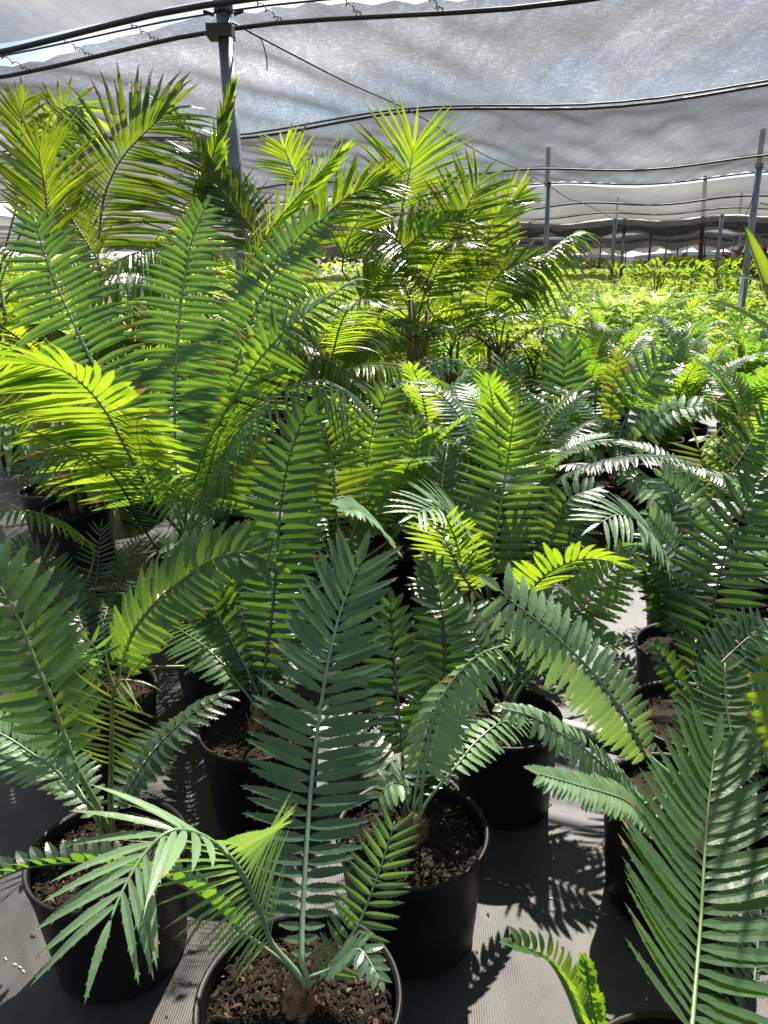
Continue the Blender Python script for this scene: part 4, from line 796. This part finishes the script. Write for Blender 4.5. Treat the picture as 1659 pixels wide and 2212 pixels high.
for k in range(6):
    if not used[k]:
        for ch in list(protos[k].children_recursive): bpy.data.objects.remove(ch)
        bpy.data.objects.remove(protos[k])

# ------------------------------------------------------------------ field of low bushy palms
def bush_mesh(name, seed, nf, fl, kind, lod=0):
    """foliage of one low bushy palm as one mesh"""
    rg = random.Random(seed); mb = MB()
    for k in range(nf):
        a = rg.uniform(0, 6.28); rise = rg.uniform(.35, 1.35); L_ = fl*rg.uniform(.6, 1.1); d = np.array((math.cos(a), math.sin(a), 0.)); z0 = rg.uniform(.15, .5)
        sd_ = np.array((-d[1], d[0], 0)); pts = [np.array((0, 0, z0))+d*(L_*t*math.cos(rise))+np.array((0, 0, L_*(t*math.sin(rise)-.45*t**2.4))) for t in np.linspace(0, 1, 10)]
        for j in range(3, 10):
            p = pts[j]; T = unit(pts[j]-pts[j-1]); l = L_*.36*math.sin(math.pi*(.25+.6*(j-3)/6))
            for s in (-1, 1):
                e = unit(T*.7+sd_*s*.8+np.array((0, 0, rg.uniform(-.5, .15)))); W = T*.016*rg.uniform(.8, 1.6)
                m_ = p+e*l*.45; mb.add([p, m_-W, p+e*l+np.array((0, 0, -l*.25)), m_+W], [(0, 1, 2, 3)])
        mb.add([pts[-1]-sd_*.006, pts[0]-sd_*.005, pts[0]+sd_*.005, pts[-1]+sd_*.006], [(0, 1, 2, 3)])
    me = bpy.data.meshes.new(name); me.from_pydata([tuple(v) for v in mb.v], [], mb.f); me.materials.append(LEAF[kind]); return me
bm_ = [bush_mesh('foliage', s, 34, .55, 'field') for s in range(5)] + [bush_mesh('foliage', 9, 30, .6, 'palm')]
pots_b = MB(); lathe(pots_b, [(.03, .003), (.10, .003), (.13, .26), (.138, .262), (.138, .275), (.125, .275), (.12, .24), (.01, .24)], 14)
pme = bpy.data.meshes.new('pot'); pme.from_pydata([tuple(v) for v in pots_b.v], [], pots_b.f); pme.materials.append(M_pot)
def in_view(x, y, z=.6, m=.06):
    v = Vector((x, y, z-EYE)); d = v.dot(FW); a = v.dot(cx)/d*FPX+CX; b_ = -v.dot(cy)/d*FPX+CY; return -1659*m < a < 1659*(1+m) and b_ < 2300
cands = []
yy = 9.4
while yy < 60:
    xx = -(yy*.56+1.5)
    while xx < yy*.56+1.5:
        x = xx+rng.uniform(-.12, .12); y = yy+rng.uniform(-.12, .12)-.10*x
        left = x < 1.2
        if in_view(x, y) and y > (8.0 if left else 9.3): cands.append((x, y))
        xx += .52 if yy < 34 else .9
    yy += .52 if yy < 34 else .9
cands.sort(key=lambda c: c[1]-(c[0] > 1.5)*1.5)
zone = lambda x, y: ('near edge' if y < 11.5 else 'middle' if y < 16 else 'far side')+' of field, '+('left behind the tall palms' if x < 1.0 else 'right beside the tall palms' if x < y*.2 else 'between middle post and right post' if x < y*.38 else 'by the right picture edge')
big = cands[:280]; rest = cands[280:]
for i, (x, y) in enumerate(big):
    k = rng.randrange(6) if rng.random() < .3 else rng.randrange(5); s_ = rng.uniform(.8, 1.15)*(1.25 if rng.random() < .06 else 1)
    r = empty('bushy_palm', (x, y, 0), 'low lime bushy palm, '+zone(x, y), 'palm', 'low bushy palms, '+zone(x, y), rng.uniform(0, 6.28)); r.scale = (s_, s_, s_*rng.uniform(.85, 1.15))
    f = bpy.data.objects.new('foliage', bm_[k]); COL.objects.link(f); f.parent = r
    p = bpy.data.objects.new('pot', pme); COL.objects.link(p); p.parent = r
V = [np.array([v.co[:] for v in me.vertices]) for me in bm_[:5]]; FC = [[tuple(p.vertices) for p in me.polygons] for me in bm_[:5]]
mb = MB()
for (x, y) in rest:
    k = rng.randrange(5); a = rng.uniform(0, 6.28); s_ = rng.uniform(.85, 1.2); c, s = math.cos(a)*s_, math.sin(a)*s_
    v = V[k]; mb.add(list(np.stack([v[:, 0]*c-v[:, 1]*s+x, v[:, 0]*s+v[:, 1]*c+y, v[:, 2]*s_], 1)), FC[k])
tag(mb.build('far_bushy_palms', LEAF['field']), 'far part of the lime field of low palms running on to the sheds', 'plants', kind='stuff')
mb = MB(); rg = random.Random(21)
for k in range(9000):
    x = rg.uniform(-52, 60); y = rg.uniform(61, 66); z = (1.25+.3*math.sin(x*.7)*math.sin(x*.23))*math.sqrt(rg.random()); a = rg.uniform(0, 6.28); l = rg.uniform(.25, .6); e = np.array((math.cos(a), math.sin(a), rg.uniform(-.3, .9)))*l; sd_ = np.array((-math.sin(a), math.cos(a), .2))*l*.35; o = np.array((x, y, z))
    mb.add([o, o+e*.5+sd_, o+e, o+e*.5-sd_], [(0, 1, 2, 3)])
for k in range(7000):
    x = rg.uniform(-70, 40); y = rg.uniform(86, 90); z = (2.3+.4*math.sin(x*.5)*math.sin(x*.17))*math.sqrt(rg.random()); a = rg.uniform(0, 6.28); l = rg.uniform(.4, .9); e = np.array((math.cos(a), math.sin(a), rg.uniform(-.3, .9)))*l; sd_ = np.array((-math.sin(a), math.cos(a), .2))*l*.4; o = np.array((x, y, z))
    if x < 18: mb.add([o, o+e*.5+sd_, o+e, o+e*.5-sd_], [(0, 1, 2, 3)])
tag(mb.build('far_hedge', LEAF['palm']), 'low hedge of greenery closing off the far side of the field', 'plants', kind='stuff')
# broad-leaved and red-leaved shrubs at the far right, taller young palms in the field
def broad(px, Y, label, kind, h, nl=46, ll=.22, name='broadleaf_shrub', cat='shrub', group='broad-leaved shrubs at the far edge of the field', seed=1, wl=.45):
    p = at(px, 600, Y); rg = random.Random(seed); root = empty(name, (p.x, p.y, 0), label, cat, group); b = MB(); s_ = MB()
    for k in range(nl):
        z = h*(.45+.55*rg.random()); a = rg.uniform(0, 6.28); R_ = .34*rg.random(); o = np.array((p.x+R_*math.cos(a), p.y+R_*math.sin(a), z)); e = unit(np.array((math.cos(a), math.sin(a), rg.uniform(.2, 1.8))))
        sd_ = unit(np.cross(e, (0, 0, 1.))); n_ = np.cross(sd_, e); l = ll*rg.uniform(.7, 1.2); vs = [o]
        for t, ww in ((.3, .8), (.6, 1.), (.85, .6)):
            for g_ in (-1, 0, 1): vs.append(o+e*l*t+sd_*(g_*l*wl*.5*ww)+n_*(.15*l*abs(g_)-.2*l*t*t))
        vs.append(o+e*l-n_*.2*l); b.add(vs, [(0, 1, 2), (0, 2, 3)]+[(1+3*j+e_, 4+3*j+e_, 5+3*j+e_, 2+3*j+e_) for j in range(2) for e_ in (0, 1)]+[(7, 10, 8), (8, 10, 9)])
        if k % 6 == 0: tube(s_, [(p.x, p.y, .1), (p.x+R_*.5*math.cos(a), p.y+R_*.5*math.sin(a), z*.6), tuple(o)], .010, 5)
    b.build('foliage', LEAF[kind], root, root.location); s_.build('stem', M_stem, root, root.location)
    pp = bpy.data.objects.new('pot', pme); COL.objects.link(pp); pp.parent = root
for i, (px, Y, h) in enumerate([(1420, 24, 1.45), (1462, 23, 1.42), (1500, 22, 1.45), (1548, 20, 1.40), (1575, 23, 1.5), (1600, 21, 1.35), (1385, 26, 1.4), (1330, 27, 1.35), (1180, 25, 1.35)]):
    broad(px, Y, 'yellow-green broad-leaved shrub, '+ordn[[1420,1462,1500,1548,1575,1600,1385,1330,1180].index(px) and sorted([1420,1462,1500,1548,1575,1600,1385,1330,1180]).index(px) or 3]+' at the far edge', 'lime', h, seed=i)
for i, (px, Y, lb) in enumerate([(1590, 26, 'left of the thick post'), (1622, 25, 'behind the thick post'), (1650, 24, 'at the right picture edge')]):
    broad(px, Y, 'dark red-leaved shrub '+lb, 'red', 1.65, 50, .4, 'red_leaf_shrub', group='red-leaved shrubs at the far right', seed=40+i, wl=.22)
for i, (px, Y, hh) in enumerate([(1330, 15, .95), (1360, 15.5, .95), (1430, 15, 1.0), (1240, 13, .7), (1490, 14, .7), (1560, 13, .75)]):
    p = at(px, 600, Y); root = empty('young_palm', (p.x, p.y, 0), 'taller young palm in the lime field, '+ordn[[3, 4, 5, 0, 1, 2].index(i) if False else sorted([1330,1360,1430,1240,1490,1560]).index(px)], 'palm', 'taller young palms in the field')
    o = (p.x, p.y, .35); rg = random.Random(i+77)
    for k in range(8):
        a = 6.28*k/8+rg.uniform(-.3, .3); d = Vector((math.cos(a), math.sin(a), 0)); rise = rg.uniform(.8, 1.35); L_ = hh*rg.uniform(.8, 1.1)
        pts = [Vector(o)+d*(L_*t*math.cos(rise)*(.6+.5*t))+Vector((0, 0, L_*(t*math.sin(rise)-.2*t**2.5))) for t in (.2, .45, .7, 1.)]
        frond(root, root.location, o, [tuple(q) for q in pts], .24, .04, 'field' if i < 3 else 'palm', hint=(-d.x, -d.y, .6), a0=52, a1=20, lod=0, wr=.8, stalk_r=.008, seed=900+i*10+k)
    pp = bpy.data.objects.new('pot', pme); COL.objects.link(pp); pp.parent = root

# ------------------------------------------------------------------ palm blades entering from the right edge
def blade_plant():
    p = at(1790, 1010, 2.6); root = empty('broadleaf_palm', (p.x, p.y, 0), 'palm beyond the right edge, only its broad pointed lime blades showing', 'palm')
    pot_parts(root, .19, .33, M_pot, True, 40, 3)
    b = MB(); tube(b, [(p.x, p.y, .28), (p.x+.02, p.y, .8), (p.x, p.y, 1.25)], lambda t: .03-.012*t, 8); b.build('stem', M_stem, root, root.location, True)
    for pts, ww, kind, hint in [([(1790,900),(1700,720),(1650,600),(1622,530),(1606,486)], 62, 'lime', (.6,0,.8)), ([(1790,830),(1700,745),(1640,700),(1580,665),(1530,648)], 44, 'palm', (0,.8,.7)),
                                ([(1800,700),(1700,640),(1640,610),(1590,597),(1548,592)], 30, 'pdark', (0,.9,.5)), ([(1780,560),(1720,500),(1670,450),(1640,440)], 14, 'lime', (0,.8,.8))]:
        C = crom([tuple(at(x, y, 2.6-.1*i)) for i, (x, y) in enumerate(pts)], 6); b = MB(); n = len(C); h = unit(np.array((hint[0], -hint[2], hint[1]))); vs = []; s_ = 2.5/FPX
        for i, c in enumerate(C):
            t = i/(n-1); T = unit(C[min(i+1, n-1)]-C[max(i-1, 0)]); S_ = unit(np.cross(T, h)); w_ = ww*s_*.5*(min(1, .3+t*1.6))*(max(0, 1-t)**.75)*1.15+.0005
            for g_ in (-1, -.5, 0, .5, 1): vs.append(c+S_*(g_*w_)+h*(abs(g_)*w_*.35+(.004 if g_ in (-.5, .5) else 0)))
        b.add(vs, [(i*5+e, i*5+e+1, (i+1)*5+e+1, (i+1)*5+e) for i in range(n-1) for e in range(4)]); b.build('frond', LEAF[kind], root, root.location, True)
blade_plant()

# ------------------------------------------------------------------ small things on the ground
q0 = atz(235, 1352, .03); q1 = atz(1235, 1572, .03); q2 = atz(1560, 1655, .03)
b = MB(); mid = q0.lerp(q2, .5); tube(b, [q0+(q0-q2)*.3, q0, q0.lerp(q1, .5), q1, q2, q2+(q2-q1)*2], .026, 14); root = tag(b.build('water_pipe', M_pvc, None, (0, 0, 0), True), 'long off-white plastic pipe lying on the ground between the pots', 'pipe')
def weed(px, py, label):
    p = atz(px, py, 0); root = empty('weed', (p.x, p.y, 0), label, 'weed'); b = MB(); s_ = MB(); rg = random.Random(5)
    for k in range(26):
        a = rg.uniform(0, 6.28); R_ = rg.uniform(.01, .06); z = rg.uniform(.02, .15); o = np.array((p.x+R_*math.cos(a), p.y+R_*math.sin(a)-.02, z)); l = rg.uniform(.010, .019)
        for j in range(3):
            q = a+(j-1)*1.1; e = np.array((math.cos(q), math.sin(q), .3)); sd_ = np.array((-math.sin(q), math.cos(q), 0)); b.add([o, o+e*l*.6+sd_*l*.42, o+e*l, o+e*l*.6-sd_*l*.42], [(0, 1, 2, 3)])
        tube(s_, [(p.x, p.y, 0), (p.x+R_*.4*math.cos(a), p.y+R_*.4*math.sin(a), z*.7), tuple(o)], .0012, 4)
    b.build('leaves', LEAF['green'], root, root.location); s_.build('stem', STALK['green'], root, root.location)
weed(1008, 1690+20, 'small clover-leaved weed growing against the pot beside the pipe')
b = MB(); rg = random.Random(11)
for k in range(1000):
    x, y = rg.uniform(-1.6, 2.2), rg.uniform(.7, 4.5); l = rg.uniform(.003, .011)*(2.2 if rg.random() < .1 else 1); a = rg.uniform(0, 6.28); u_ = Vector((math.cos(a)*l, math.sin(a)*l, 0)); v_ = Vector((-math.sin(a)*l*.5, math.cos(a)*l*.5, 0)); o = Vector((x, y, .003))
    b.add([o-u_, o+v_, o+u_, o-v_, o+Vector((0, 0, l*.5))], [(0, 1, 4), (1, 2, 4), (2, 3, 4), (3, 0, 4)])
tag(b.build('ground_litter', M_beige), 'scattered brown crumbs of bark and dry leaf bits on the ground sheet', 'litter', kind='stuff')
